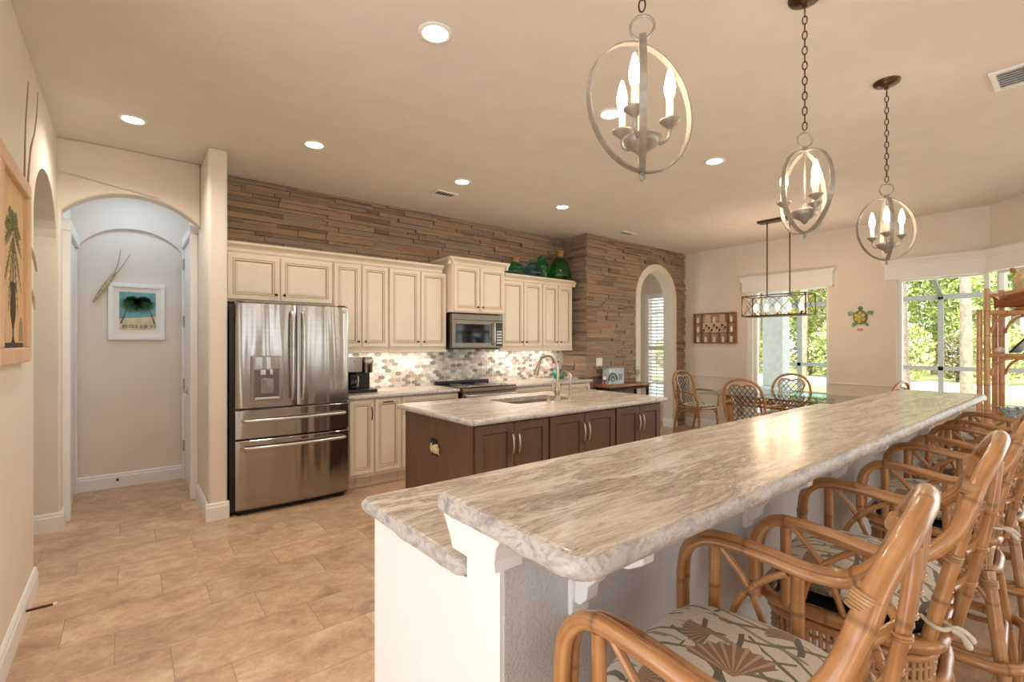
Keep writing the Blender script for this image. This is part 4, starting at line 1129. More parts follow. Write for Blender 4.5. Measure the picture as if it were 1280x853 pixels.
# ================================================================== DINING SET
def make_diner(label):
    t = thing('dining_chair', label, 'chair', (0,0,0), 0, 'rattan dining chairs around the glass table')
    R = M['rattan_red'] if False else M['rattan']
    by = lambda z: -.20-.12*(z-.44)/.54
    half = [(.225,.0,0),(.235,.0,.22),(.232,0,.44),(.242,0,.60),(.245,0,.74),(.215,0,.87),(.135,0,.955)]
    hp = [(x,(by(z) if z >= .44 else -.20-.07*(.44-z)/.44),z) for x,_,z in half]
    MB().cane(cr(hp+[(0,by(.985),.985)]+[(-x,y,z) for x,y,z in hp[::-1]],6),.017,n=10).build('back_hoop', R, t)
    ih = [(.145,.47),(.150,.56),(.125,.66),(.150,.77),(.165,.84),(.13,.905),(.06,.915)]
    ip = [(x,by(z)+.006,z) for x,z in ih]+[(0,by(.90)+.006,.898)]+[(-x,by(z)+.006,z) for x,z in ih[::-1]]
    MB().tube(cr(ip,5),.010,8).build('inner_hoop', R, t)
    MB().tube([(x*.93,y+.014,(z-.69)*.96+.69) for x,y,z in cr(ip,5)],.007,6).build('white_wrap', M['white_strand'], t)
    outl = [(p.x,p.z) for p in cr(ip,5)]
    def inside(x,z):
        c = False; n = len(outl)
        for i in range(n):
            (x1,z1),(x2,z2) = outl[i],outl[i-1]
            if (z1 > z) != (z2 > z) and x < (x2-x1)*(z-z1)/(z2-z1)+x1: c = not c
        return c
    bn, bw = MB(), MB()
    for sg in (-1,1):
        k = -.7
        while k < .75:
            run = []
            for i in range(70):
                x = -.18+.36*i/69; z = .69+k*.9+sg*x*1.25
                if inside(x,z): run.append((x,by(z)+.004*sg,z))
                elif run:
                    if len(run) > 2: (bn).tube(run[::3]+[run[-1]],.0042,5); (bw).tube([(p[0],p[1]+.011,p[2]+.010) for p in run[::3]+[run[-1]]],.0024,5)
                    run = []
            if len(run) > 2: bn.tube(run[::3]+[run[-1]],.0042,5)
            k += .088
    bn.build('lattice', M['navy_strand'], t); bw.build('white_lattice', M['white_strand'], t)
    b = MB(); b.cane(loop3(rrect(-.235,-.205,.235,.22,.10),.425),.016,closed=True,n=10); b.cane(loop3(rrect(-.22,-.19,.22,.205,.09),.385),.011,closed=True,n=8); b.build('seat_frame', R, t)
    superpad(MB(),.215,.20,.432,.50,32,9,3.6,.01).build('seat_cushion', M['fabric'], t)
    for s in (-1,1):
        MB().cane(cr([(s*.243,by(.67),.67),(s*.285,-.10,.672),(s*.295,.06,.665),(s*.28,.165,.63),(s*.255,.195,.55),(s*.235,.19,.43)],6),.015,n=10).build('arm', R, t)
        MB().cane([(s*.215,.185,.42),(s*.225,.215,0)],.018,n=10).build('leg', R, t)
        b = MB(); b.cane(cr([(s*.222,.20,.18),(s*.23,.17,.33),(s*.23,0,.38),(s*.23,-.15,.33),(s*.232,-.22,.18)],6),.009,n=8); b.build('curved_brace', R, t)
    return t
c0 = make_diner('armed rattan dining chair in the corner by the stone wall')
c0.location = (7.02,4.06,0); c0.rotation_euler = (0,0,math.radians(172))
# local +y is the way the chair faces
dup(c0,(6.13,2.80,0),math.radians(-88),'rattan dining chair on the kitchen side of the glass table, its back to the island')
dup(c0,(7.10,2.80,0),math.radians(96),'rattan dining chair on the window side of the glass table')
dup(c0,(6.93,1.78,0),math.radians(-8),'rattan dining chair at the end of the glass table by the large corner window')

t = thing('dining_table','glass-topped rattan dining table in front of the window','table',(6.62,2.70,0))
MB().prism(rrect(6.05,1.93,7.18,3.50,.05),.742,.756).build('glass_top', M['glasstop'], t, True, bevel=.003)
b = MB(); b.cane(loop3(rrect(6.41,2.12,6.82,3.31,.05),.722),.018,closed=True); b.cane(loop3(rrect(6.41,2.12,6.82,3.31,.05),.60),.015,closed=True); b.build('apron_rail', M['rattan_red'], t, True)
b = MB()
P = resample(loop3(rrect(6.41,2.12,6.82,3.31,.05),0),.075,True); n = len(P)
for i in range(n):
    p, q = P[i], P[(i+1)%n]
    b.tube([(p.x,p.y,.61),(q.x,q.y,.71)],.008,6); b.tube([(p.x,p.y,.71),(q.x,q.y,.61)],.008,6)
b.build('apron_lattice', M['rattan_red'], t, True)
for x in (6.455,6.775):
    for y in (2.165,3.265):
        b = MB()
        for dx,dy in ((-.02,-.02),(.02,-.02),(.02,.02),(-.02,.02)): b.cane([(x+dx,y+dy,0),(x+dx,y+dy,.735)],.019,n=10,phase=dx*3)
        b.build('leg', M['rattan'], t, True)

# wooden shadow box with little white jars
t = thing('shadow_box','rustic wooden shadow box of small white jars on the dining wall','wall decor',(WX,4.10,1.68))
y0,y1,z0,z1 = 3.735,4.475,1.425,1.935; xf = WX-.055
b = MB(); b.box(xf,y0,z0,WX,y0+.022,z1).box(xf,y1-.022,z0,WX,y1,z1).box(xf,y0+.022,z0,WX,y1-.022,z0+.02).box(xf,y0+.022,z1-.02,WX,y1-.022,z1); b.build('frame', M['boxwood'], t, True, bevel=.003)
MB().box(WX-.012,y0+.022,z0+.02,WX,y1-.022,z1-.02).build('back_board', plain('pale_box_back', rgb(196,166,138), .7, var=.15), t, True)
b = MB(); zs = (1.60,1.765); 
b.box(xf+.004,y0+.022,zs[0]-.008,WX-.012,y1-.022,zs[0]+.008)
for q in (y0+.022,y1-.14): b.box(xf+.004,q,zs[1]-.008,WX-.012,q+.118,zs[1]+.008)
for y in (y0+.145,y1-.145): b.box(xf+.004,y-.008,z0+.02,WX-.012,y+.008,z1-.02)
for y in (4.025,4.185): b.box(xf+.004,y-.008,z0+.02,WX-.012,y+.008,zs[0]-.008)
b.build('divider', M['boxwood'], t, True)
b = MB(); b.box(WX-.03,y0+.16,zs[0]+.01,WX-.0125,y1-.16,1.775); b.build('printed_panel', plain('cream_print_panel', rgb(220,200,172), .7), t, True)
b = MB()
for i in range(9):
    yy = y0+.19+i*.046; zz = 1.69+.045*math.sin(i*2.1)
    b.lathe([(.0,.003),(.018,.002),(.022,0)],10,0,T(WX-.0302,yy,zz) @ RY(-PI/2))
    b.tube([(WX-.032,yy,zz-.02),(WX-.032,yy+.02,zz-.05),(WX-.032,yy+.03,zz-.02)],.004,5)
b.build('printed_motif', plain('dark_brown_print', rgb(96,70,54), .7), t, True)
for y in (y0+.20,y1-.30): MB().box(WX-.028,y,1.785,WX-.0125,y+.085,1.91).build('wood_slip', M['oak'], t, True)
jars = []
ys5 = [y1-.083,y1-.22,4.105,y0+.22,y0+.083]; nm = ['leftmost','second from the left','middle','second from the right','rightmost']
for i,y in enumerate(ys5): jars.append((y,z0+.021,f'small white jar in the bottom row of the wooden wall box, {nm[i]}'))
jars += [(y1-.083,1.609,'small white jar in the left middle cell of the wooden wall box'),(y0+.083,1.609,'small white jar in the right middle cell of the wooden wall box'),
         (y1-.083,1.774,'small white jar in the upper left cell of the wooden wall box'),(y0+.083,1.774,'small white jar in the upper right cell of the wooden wall box'),(4.105,1.7755,'small white jar at the top centre of the wooden wall box')]
for y,z,l in jars:
    o = MB().lathe([(.018,0),(.0232,.008),(.0232,.06),(.018,.07),(.020,.075),(.020,.092),(0,.094)],14).build('mini_jar', M['plate'])
    o.location = (WX-.037,y,z+.001); tag(o,l,'jar','white jars in the wall box')

# sea turtle on the wall
t = thing('turtle_wall_art','painted green sea turtle plaque on the wall between the windows','wall decor',(WX,2.075,1.775))
TM = RY(-PI/2) @ RZ(-PI/2)        # local x -> y axis of the wall (left), local y -> up, local z -> into the room
MY = Matrix(((0,0,-1,0),(-1,0,0,0),(0,1,0,0),(0,0,0,1)))
b = MB(); b.lathe([(.085,0),(.084,.014),(.070,.028),(.045,.038),(0,.042)],24,0,MY @ Matrix.Diagonal((.95,1.12,1,1)))
b.build('shell', plain('turtle_shell_green', rgb(126,150,80), .35, var=.3, scale=22), t)
b = MB()
for i in range(6):
    a = i*PI/3+.5; pts = [(.045*math.cos(a)+.022*math.cos(2*PI*k/6),.052*math.sin(a)+.024*math.sin(2*PI*k/6)) for k in range(6)]
    b.prism(pts,.024,.040,0,MY)
b.prism([(.024*math.cos(2*PI*k/6),.026*math.sin(2*PI*k/6)) for k in range(6)],.034,.046,0,MY)
b.build('shell_scute', plain('turtle_gold', rgb(206,180,84), .35, var=.25, scale=40), t, bevel=.002)
fl = MB()
for sx in (-1,1):
    f1_ = [(sx*.06,.055),(sx*.10,.085),(sx*.14,.08),(sx*.142,.05),(sx*.125,.02),(sx*.118,.035),(sx*.10,.045),(sx*.075,.03)]
    f2_ = [(sx*.05,-.06),(sx*.085,-.075),(sx*.10,-.11),(sx*.08,-.125),(sx*.055,-.10),(sx*.035,-.085)]
    for f_ in (f1_,f2_): fl.prism(f_ if sx > 0 else f_[::-1],.004,.020,0,MY)
fl.build('flipper', plain('turtle_teal', rgb(110,160,120), .35, var=.3, scale=30), t, bevel=.004)
MB().lathe([(.028,0),(.028,.012),(.018,.026),(0,.03)],16,0,MY @ T(0,.118,.004) @ Matrix.Diagonal((.9,1.2,1,1))).build('head', plain('turtle_head_green', rgb(120,160,90), .35, var=.2), t)
o = MB().lathe([(.035,0),(.034,.010),(.018,.018),(0,.02)],18,0,MY @ Matrix.Diagonal((1,.55,1,1))).build('shell_plaque', plain('coral_pink', rgb(232,160,128), .5))
o.location = (WX,2.075,1.61); tag(o,'small coral-pink shell plaque right below the turtle','wall decor')

# ================================================================== LIGHT FITTINGS
def downlight(label, x, y, e=DOWN_W):
    t = thing('recessed_downlight', label, 'ceiling light', (x,y,CZ), 0, 'recessed ceiling lights')
    MB().lathe([(.088,0),(.086,-.005),(.068,-.007),(.062,-.002)],28).build('trim_ring', M['white'], t)
    MB().lathe([(.062,-.0015),(.062,-.004),(0,-.0045)],28).build('lens', M['downlight'], t)
    lamp('downlight_lamp','SPOT',(0,0,-.02),e,WARM,t,spot_size=math.radians(150),spot_blend=.9,shadow_soft_size=.07)
for l,x,y in (('recessed ceiling light nearest the camera, left of the pendants',1.218,2.14),('recessed ceiling light seen inside the nearest orb pendant',2.585,2.14),('recessed ceiling light beyond the nearest pendant, over the island end',3.955,2.13),
              ('recessed ceiling light over the refrigerator front',1.152,3.94),('recessed ceiling light over the middle of the kitchen aisle',2.54,3.94),('recessed ceiling light near the stone corner',3.907,3.94),('recessed ceiling light in front of the hall arch',.026,4.30)):
    downlight(l,x,y,DOWN_W*(1.7 if y > 4.2 else 1))
for x,y in ((-1.3,3.6),): pass

def band(b, R, w, th, cz, ang, n=56, sx=1.0):
    vs = []; fs = []
    for i in range(n):
        a = 2*PI*i/n; ca, sa = math.cos(a), math.sin(a)
        for rr, yy in ((R,-w/2),(R,w/2),(R-th,w/2),(R-th,-w/2)): vs.append((rr*ca*sx,yy,cz+rr*sa))
    for i in range(n):
        j = (i+1)%n
        for k in range(4): fs.append((i*4+k,i*4+(k+1)%4,j*4+(k+1)%4,j*4+k))
    return b.add(vs,fs,0,False,RZ(ang))
def pendant(label, x, y, angs, arm0):
    t = thing('orb_pendant', label, 'pendant light', (x,y,CZ), 0, 'orb pendants over the bar')
    PW = M['pewter']; zc = -.89; R = .188
    MB().lathe([(.068,0),(.068,-.006),(.062,-.016),(.030,-.026),(.012,-.03),(.010,-.045),(0,-.046)],26).build('canopy', M['bronze'], t)
    b = MB(); z = -.05; k = 0
    while z > -.60:
        pts = [(.0095*math.cos(a),0,z-.020+.020*math.sin(a)) for a in [2*PI*i/12 for i in range(12)]]
        b.tube(pts,.0027,6,True,0,True,RZ(PI/2*(k%2)+.4)); z -= .0345; k += 1
    b.build('chain', M['bronze'], t)
    b = MB(); b.tube([(.034*math.cos(a),0,-.652+.034*math.sin(a)) for a in [2*PI*i/24 for i in range(24)]],.0045,8,True,0,True,RZ(angs[0]-PI/2)); b.lathe([(.012,-.70),(.014,-.692),(.008,-.684),(0,-.683)],14)
    b.build('hanging_loop', PW, t)
    for a in angs: band(MB(),R,.019,.005,zc,a).build('orb_band', PW, t)
    b = MB().tube([(0,0,-.70),(0,0,-1.0)],.0045,8).lathe([(.006,-1.035),(.016,-1.02),(.045,-1.0),(.056,-.978),(.05,-.974),(.014,-.985),(.010,-.95),(.005,-.94)],22)
    b.tube([(.011*math.cos(a),0,-1.090+.011*math.sin(a)) for a in [2*PI*i/14 for i in range(14)]],.0035,6,True)
    b.build('stem_and_bowl', PW, t)
    for k in range(3):
        a = arm0+k*2*PI/3; c = RZ(a)
        arm = MB().tube(cr([(.03,0,-.985),(.055,0,-.992),(.078,0,-.975),(.082,0,-.945)],5),.005,8,False,0,True,c)
        arm.lathe([(.006,-.95),(.016,-.94),(.030,-.928),(.031,-.924),(.012,-.93)],16,0,c @ T(.082,0,0)); arm_o = arm.build('arm', PW, t)
        MB().lathe([(.0105,-.93),(.0105,-.865),(0,-.864)],12,0,c @ T(.082,0,0)).build('candle_sleeve', M['plate'], arm_o)
        MB().lathe([(.008,-.864),(.015,-.845),(.0165,-.825),(.011,-.795),(.004,-.772),(0,-.768)],14,0,c @ T(.082,0,0)).build('flame_bulb', M['bulb'], arm_o)
        q = c @ Vector((.082,0,-.82)); lamp('candle_lamp','POINT',q,PEND_W,(1,.84,.64),t,shadow_soft_size=.02)
D_ = math.radians
pendant('orb pendant nearest the camera, its chain leaving the top of the photo',1.175,.855,(D_(37),D_(-14)),D_(202))
pendant('middle orb pendant over the bar, bands crossed at a slant',2.405,.865,(D_(52),D_(-6)),D_(110))
pendant('farthest orb pendant, hanging toward the corner window',3.566,.835,(D_(21),D_(-35)),D_(193))

# linear lantern above the dining table
t = thing('linear_chandelier','rectangular bronze lantern chandelier with crossed bars over the dining table','chandelier',(6.40,2.62,CZ))
MB().box(6.33,2.40,2.972,6.47,2.84,2.9995).build('canopy', M['bronze'], t, True, bevel=.004)
for y in (2.47,2.74): MB().tube([(6.40,y,2.972),(6.40,y,2.03)],.008,8).build('rod', M['bronze'], t, True)
x0,x1,y0,y1,z0,z1 = 6.24,6.54,2.235,2.985,1.775,2.03
b = MB(); w = .012
for x in (x0,x1):
    for z in (z0,z1): b.box(x-w/2,y0,z-w/2,x+w/2,y1,z+w/2)
    for y in (y0,y1): b.box(x-w/2,y-w/2,z0,x+w/2,y+w/2,z1)
for y in (y0,y1):
    for z in (z0,z1): b.box(x0,y-w/2,z-w/2,x1,y+w/2,z+w/2)
b.box(x0,2.46,z1-w/2,x1,2.48,z1+w/2).box(x0,2.73,z1-w/2,x1,2.75,z1+w/2)
b.build('frame', M['bronze'], t, True)
b = MB()
for x in (x0,x1):
    for i in range(3):
        a,c = y0+(y1-y0)*i/3, y0+(y1-y0)*(i+1)/3
        b.tube([(x,a,z0),(x,c,z1)],.0035,6); b.tube([(x,a,z1),(x,c,z0)],.0035,6)
for y in (y0,y1): b.tube([(x0,y,z0),(x1,y,z1)],.0035,6); b.tube([(x0,y,z1),(x1,y,z0)],.0035,6)
b.build('crossed_bar', M['bronze'], t, True)
MB().box(6.33,2.28,z0-.004,6.45,2.94,z0+.014).build('wood_tray', M['boxwood'], t, True)
for i in range(5):
    y = 2.34+i*.135
    s_ = MB().lathe([(.016,z0+.014),(.016,z0+.055),(0,z0+.056)],14,0,T(6.39,y,0)).build('socket', M['bronze'], t, True)
    MB().lathe([(.010,z0+.056),(.022,z0+.085),(.026,z0+.11),(.018,z0+.14),(.004,z0+.158),(0,z0+.16)],14,0,T(6.39,y,0)).build('bulb', M['bulb_soft'], t, True)
for y in (2.4,2.6,2.8): lamp('lantern_lamp','POINT',(6.39-6.40,y-2.62,1.90-CZ),7.0,(1,.74,.48),t,shadow_soft_size=.05)

def vent(label, x, y, lx, ly, rot, n):
    t = thing('ceiling_vent', label, 'vent', (x,y,CZ), rot, 'ceiling air vents')
    b = MB(); e = .028
    b.box(-lx/2,-ly/2,-.012,lx/2,-ly/2+e,0).box(-lx/2,ly/2-e,-.012,lx/2,ly/2,0).box(-lx/2,-ly/2+e,-.012,-lx/2+e,ly/2-e,0).box(lx/2-e,-ly/2+e,-.012,lx/2,ly/2-e,0)
    b.build('frame', M['white'], t, bevel=.003)
    MB().box(-lx/2+e,-ly/2+e,-.002,lx/2-e,ly/2-e,-.0005).build('duct_shadow', M['vent_shade'], t)  # flat dark sheet painting the shadow inside the duct
    b = MB()
    for i in range(n):
        u = -lx/2+e+(lx-2*e)*(i+.5)/n
        b.box(-.007,-ly/2+e,-.001,.007,ly/2-e,.001,0,T(u,0,-.008) @ RY(-.9))
    b.build('louver', M['white'], t)
vent('large white ceiling vent in the upper right corner of the room',4.07,.30,.30,.28,0,7)
vent('small ceiling vent above the wall cabinets',2.59,4.36,.26,.15,0,6)
vent('small ceiling vent near the stone wall by the dining corner',5.53,4.30,.30,.15,0,6)

# ================================================================== LEFT WALL AND HALL DECOR
t = thing('framed_palm_print','tall light wood frame with a palm tree in an urn on the left wall','picture',(-.42,3.07,1.77))
y0,y1,z0,z1 = 2.70,3.46,1.33,2.225; xw = -.42
b = MB(); f = .072
for (a,c,e,g_) in ((y0,z0,y1,z0+f),(y0,z1-f,y1,z1),(y0,z0+f,y0+f,z1-f),(y1-f,z0+f,y1,z1-f)): b.box(xw,a,c,xw+.035,e,g_)
b.build('frame', M['oak'], t, True, bevel=.008)
MB().box(xw+.001,y0+f,z0+f,xw+.014,y1-f,z1-f).build('canvas', M['canvas'], t, True)
PX = xw+.0145; MP = MYZ @ T(0,0,PX)
def frond(b, cx, cz, ang, l, w, n=9, droop=.5, th=.001, MM=None, mi=0):
    pts = []
    for i in range(n+1):
        s = i/n; a = ang; pts.append((cx+l*s*math.cos(a), cz+l*s*math.sin(a)-droop*l*s*s))
    for i in range(1,n+1):
        (x,y),(px,py) = pts[i],pts[i-1]; d = math.atan2(y-py,x-px); lw = w*math.sin(PI*(.12+.85*i/n))
        for sgn in (-1,1):
            a = d+sgn*1.0-.35*(1 if math.cos(d+sgn) > 0 else -1)*0; ex, ey = x+lw*math.cos(a), y+lw*math.sin(a)-lw*.25
            nx, ny = -math.sin(a)*lw*.13, math.cos(a)*lw*.13
            tri = [(px,py),(x+nx,y+ny),(ex,ey),(x-nx,y-ny)]
            ar = sum(tri[k][0]*tri[(k+1)%4][1]-tri[(k+1)%4][0]*tri[k][1] for k in range(4))
            b.prism(tri if ar > 0 else tri[::-1],0,th,mi,MM)
    return b
cy_, cz_ = 3.10, 1.93
b = MB()
for a,l in ((1.57,.19),(1.05,.22),(2.1,.22),(.55,.23),(2.6,.23),(.1,.22),(3.04,.22)): frond(b,cy_,cz_,a,l,.042,9,.55,.001+.0004*l,MP)
for a,l in ((-.75,.30),(3.89,.30),(-1.2,.32),(4.34,.32)): frond(b,cy_,cz_-.02,a,l,.036,10,.15,.0011,MP)
b.build('printed_palm', M['green'], t, True)
b = MB(); b.prism([(cy_-.012,1.66),(cy_+.012,1.66),(cy_+.007,1.92),(cy_-.007,1.92)],0,.0008,0,MP); b.build('printed_trunk', M['trunkpaint'], t, True)
b = MB()
prof = [(.035,1.70),(.07,1.685),(.05,1.66),(.066,1.60),(.060,1.55),(.03,1.51),(.012,1.485),(.012,1.455),(.03,1.435),(.045,1.425)]
b.prism([(cy_+x,z) for x,z in prof[::-1]]+[(cy_-x,z) for x,z in prof],0,.0009,0,MP)
b.prism([(y0+f+.03,z0+f),(y1-f-.03,z0+f),(y1-f-.03,1.425),(y0+f+.03,1.425)],0,.0007,0,MP)
b.build('printed_urn', M['urn'], t, True)
b = MB()
for a,h in ((y0+f+.03,.12),(y1-f-.15,.10)): b.prism([(a,1.43),(a+.12,1.43),(a+.10,1.43+h),(a+.06,1.43+h*1.2),(a+.02,1.43+h*.9)],0,.0005,0,MP)
b.build('printed_hills', M['haze'], t, True)
t = thing('dried_palm_stems','thin dried stems fixed on the left wall, rising behind the palm print','dried branches',(-.41,3.3,2.2))
for pts in ([(-.40,3.36,2.235),(-.395,3.33,2.35),(-.39,3.31,2.5),(-.385,3.33,2.66),(-.385,3.35,2.72)],[(-.40,3.46,2.235),(-.395,3.50,2.42),(-.39,3.60,2.56),(-.385,3.64,2.70),(-.385,3.66,2.80)]):
    c = cr(pts,8); MB().tube(c,[.0042-.0028*i/len(c) for i in range(len(c))],6).build('stem', M['twig'], t, True)
for pts in ([(-.405,3.475,1.95),(-.39,3.54,1.89),(-.385,3.62,1.81)],[(-.405,3.475,1.73),(-.39,3.52,1.68),(-.385,3.56,1.60)]):
    c = cr(pts,6); MB().tube(c,[.006*math.sin(PI*(.15+.8*i/len(c)))+.001 for i in range(len(c))],6).build('straw_tip', M['driftwood'], t, True)

HY = 6.149
t = thing('framed_beach_painting','white framed painting of beach palms on the hall back wall','picture',(.07,HY,1.74))
x0,x1,z0,z1 = -.153,.299,1.46,2.025
b = MB(); f = .04
for (a,c,e,g_) in ((x0,z0,x1,z0+f),(x0,z1-f,x1,z1),(x0,z0+f,x0+f,z1-f),(x1-f,z0+f,x1,z1-f)): b.box(a,HY-.028,c,e,HY,g_)
b.build('frame', M['white'], t, True, bevel=.004)
MB().box(x0+f,HY-.010,z0+f,x1-f,HY-.001,z1-f).build('mat_board', M['plate'], t, True)
ax0,ax1,az0,az1 = x0+.085,x1-.075,z0+.10,z1-.085
MH = MXZ @ T(0,0,-(HY-.0105))
b = MB(); b.prism([(ax0,az0),(ax1,az0),(ax1,az0+.14),(ax0,az0+.11)],0,.001,0,MH); b.build('painted_sand', M['sand'], t, True)
b = MB(); b.prism([(ax0,az0+.11),(ax1,az0+.14),(ax1,az1),(ax0,az1)],0,.001,0,MH); b.build('painted_sea', M['sea'], t, True)
b = MB()
for tx,bx in ((ax0+.08,ax0+.01),(ax1-.07,ax1-.01)): b.prism([(bx-.006,az0+.06),(bx+.008,az0+.06),(tx+.004,az1-.11),(tx-.004,az1-.11)],.0012,.0018,0,MH)
b.build('painted_trunk', M['trunkpaint'], t, True)
random.seed(3)
for tx in (ax0+.08,ax1-.07):
    b = MB()
    for i in range(11):
        a = 2*PI*i/11; l = .10
        frond(b,min(max(tx,ax0+.10),ax1-.10),az1-.095,a,l*(.75 if math.sin(a) > .3 else 1),.05,7,.3,.002,MH)
    b.build('painted_frond', M['green2'], t, True)
b = MB()
for i in range(10): frond(b,ax0+.025+i*.028,az0+.012,1.57+random.uniform(-.4,.4),.05,.024,4,0,.002,MH)
b.build('painted_grass', M['green2'], t, True)
t = thing('palm_boot','dried palm spathe with two thin stalks beside the white hall painting','dried branches',(-.2,HY,1.95))
c = cr([(-.265,HY-.022,1.82),(-.22,HY-.04,1.90),(-.155,HY-.045,2.02),(-.10,HY-.03,2.13)],8)
MB().tube(c,[.005+.013*math.sin(PI*(.03+.9*i/len(c)))**1.2 for i in range(len(c))],10).build('spathe', M['driftwood'], t, True)
for pts in ([(-.12,HY-.03,2.09),(-.08,HY-.03,2.2),(-.055,HY-.03,2.36)],[(-.12,HY-.03,2.07),(-.06,HY-.03,2.16),(.02,HY-.03,2.32)]):
    MB().tube(cr(pts,6),[.006-.0003*i for i in range(13)],6).build('stalk', M['driftwood'], t, True)
t = thing('door_stop','brown spring door stop on the left baseboard','door stop',(-.402,3.42,.07))
b = MB(); b.tube([(.0+.10*i/120,.006*math.cos(i*.9),.006*math.sin(i*.9)) for i in range(120)],.0022,5); b.build('spring', M['bronze'], t)
MB().lathe([(.009,0),(.009,.014),(0,.016)],12,0,T(.10,0,0) @ RY(PI/2)).build('tip', M['plate'], t)
t = thing('hall_door_stop','small dark door stop on the hall back baseboard','door stop',(-.08,6.131,.085))
MB().tube([(0,0,0),(0,-.05,0)],.006,8).build('rod', M['blackmetal'], t); MB().lathe([(.011,0),(.011,.012),(0,.014)],12,0,T(0,-.05,0) @ RX(PI/2)).build('tip', M['dark'], t)

# ================================================================== BAMBOO SHELF
ET = thing('bamboo_shelf','tall honey bamboo shelf unit standing by the corner window','shelf',(6.20,.70,0),math.radians(-103))
EL, ED = .85, .30; RL = M['rattan_light']
for x in (0,EL):
    for y,top in ((0,1.93),(ED,1.93)):
        MB().cane([(x,y,0),(x,y,top)],.024,n=12,node=.3,phase=x).build('post', RL, ET)
    sgn = 1 if x == 0 else -1
    for y in (-.006,ED+.006): MB().cane([(x-sgn*.052,y,0),(x-sgn*.052,y,1.74)],.022,n=12,node=.27,phase=.1).build('outer_post', RL, ET)
SZ = (.25,.69,1.33,1.72)
for z in SZ:
    b = MB()
    for y in (0,ED): b.cane([(.024,y,z-.018),(EL-.024,y,z-.018)],.018,n=10)
    for x in (0,EL): b.cane([(x,.024,z-.018),(x,ED-.024,z-.018)],.016,n=10)
    b.build('shelf_rail', RL, ET)
    MB().box(.0,.01,z-.006,EL,ED-.01,z).build('shelf_board', RL, ET)
    for y in (0,ED):
        for x,sgn in ((.024,1),(EL-.024,-1)): MB().tube(cr([(x,y,z-.20),(x+sgn*.03,y,z-.11),(x+sgn*.10,y,z-.05),(x+sgn*.20,y,z-.036)],6),.011,8).build('corner_brace', RL, ET)
b = MB(); b.cane(cr([(0,0,1.86),(.10,0,1.87),(.25,0,1.90),(EL/2,0,1.97),(EL-.25,0,1.90),(EL-.10,0,1.87),(EL,0,1.86)],6),.016); b.cane([(0,0,1.88),(0,ED,1.88)],.014); b.cane([(EL,0,1.88),(EL,ED,1.88)],.014); b.cane([(0,ED,1.88),(EL,ED,1.88)],.014)
b.build('arched_rail', RL, ET)
EM = T(6.20,.70,0) @ RZ(math.radians(-103))
def on_shelf(name,label,cat,x,y,z):
    p = EM @ Vector((x,y,z)); return thing(name,label,cat,p,math.radians(-103))
t = on_shelf('driftwood_fish','red-brown carved wooden fish on the top of the bamboo shelf','carving',.21,.09,1.721)
b = MB(); c = cr([(-.17,0,.06),(-.10,0,.085),(0,0,.095),(.12,0,.085),(.20,0,.07)],6); b.tube(c,[.012+.055*math.sin(PI*(.05+.88*i/len(c)))**.8 for i in range(len(c))],12,M=Matrix.Diagonal((1,.6,1,1)))
b.build('body', M['cartwood'], t); MB().prism([(-.20,.15),(-.14,.08),(-.14,.05),(-.19,.02)],-.008,.008,0,RX(PI/2)).build('tail_fin', M['cartwood'], t); MB().prism([(-.08,.12),(.06,.125),(.02,.17),(-.07,.155)],-.006,.006,0,RX(PI/2)).build('back_fin', M['cartwood'], t)
MB().box(-.05,-.03,0,.05,.03,.02).build('stand', M['cartwood'], t)
t = on_shelf('cream_ornament','cream conch-like ornament with brown patches above the wooden fish','ornament',.17,.22,1.721)
MB().lathe([(.03,0),(.05,.02),(.03,.05),(.028,.20),(.05,.24),(.066,.29),(.055,.34),(.03,.375),(0,.385)],20).build('body', plain('cream_patch', rgb(236,214,164), .6, var=.18, scale=16), t)
for x in (-.055,.055): MB().lathe([(0,0),(.022,.02),(.018,.05),(0,.06)],12,0,T(x,0,.35) @ RY(x*8)).build('ear_knob', plain('brown_patch', rgb(186,132,80), .6), t)
t = on_shelf('black_photo_frame','black frame leaning back on the middle bamboo shelf','frame',.135,.15,1.331)
FM = T(0,0,.008) @ RY(math.radians(38)) 
MB().box(-.008,-.11,0,.008,.11,.30,0,FM).build('frame', M['dark'], t, bevel=.004); MB().box(-.0095,-.085,.03,-.0078,.085,.27,0,FM).build('glass_front', M['blackcover'], t)
MB().box(.06,-.02,0,.16,.02,.012).build('easel_foot', M['dark'], t)
t = on_shelf('white_shell','small white round shell on the middle bamboo shelf','shell',.06,.08,1.331)
MB().lathe([(.0,0),(.025,.005),(.034,.025),(.026,.048),(.008,.06),(0,.062)],16).build('shell', M['plate'], t)
t = on_shelf('glass_starburst','blue-white crinkled glass vase on the lower bamboo shelf','vase',.14,.09,.691)
b = MB(); n = 36; vs = []; fs = []
for j,(r,z) in enumerate([(.035,0),(.05,.02),(.06,.06),(.055,.09),(.075,.12),(.088,.14)]):
    for k in range(n):
        a = 2*PI*k/n; rr = r*(1+.13*(j/5)*math.cos(9*a)); vs.append((rr*math.cos(a),rr*math.sin(a),z+.012*(j/5)*math.sin(9*a)))
for j in range(5):
    for k in range(n): fs.append((j*n+k,j*n+(k+1)%n,(j+1)*n+(k+1)%n,(j+1)*n+k))
b.add(vs,fs,0,True); o = b.build('bowl', plain('crackled_blue_glass', rgb(176,200,210), .1, var=.35, scale=60), t); o.modifiers.new('thick','SOLIDIFY').thickness = .005
t = on_shelf('grey_vase','tapered grey metal vase on the lower bamboo shelf','vase',.245,.22,.691)
MB().lathe([(.04,0),(.045,.01),(.052,.12),(.066,.24),(.07,.25),(.062,.245)],24).build('body', plain('grey_metal_vase', rgb(150,152,156), .3, .6), t)
t = on_shelf('glass_tealight','short clear glass tealight cup by the left post of the bamboo shelf','cup',.05,.22,.691)
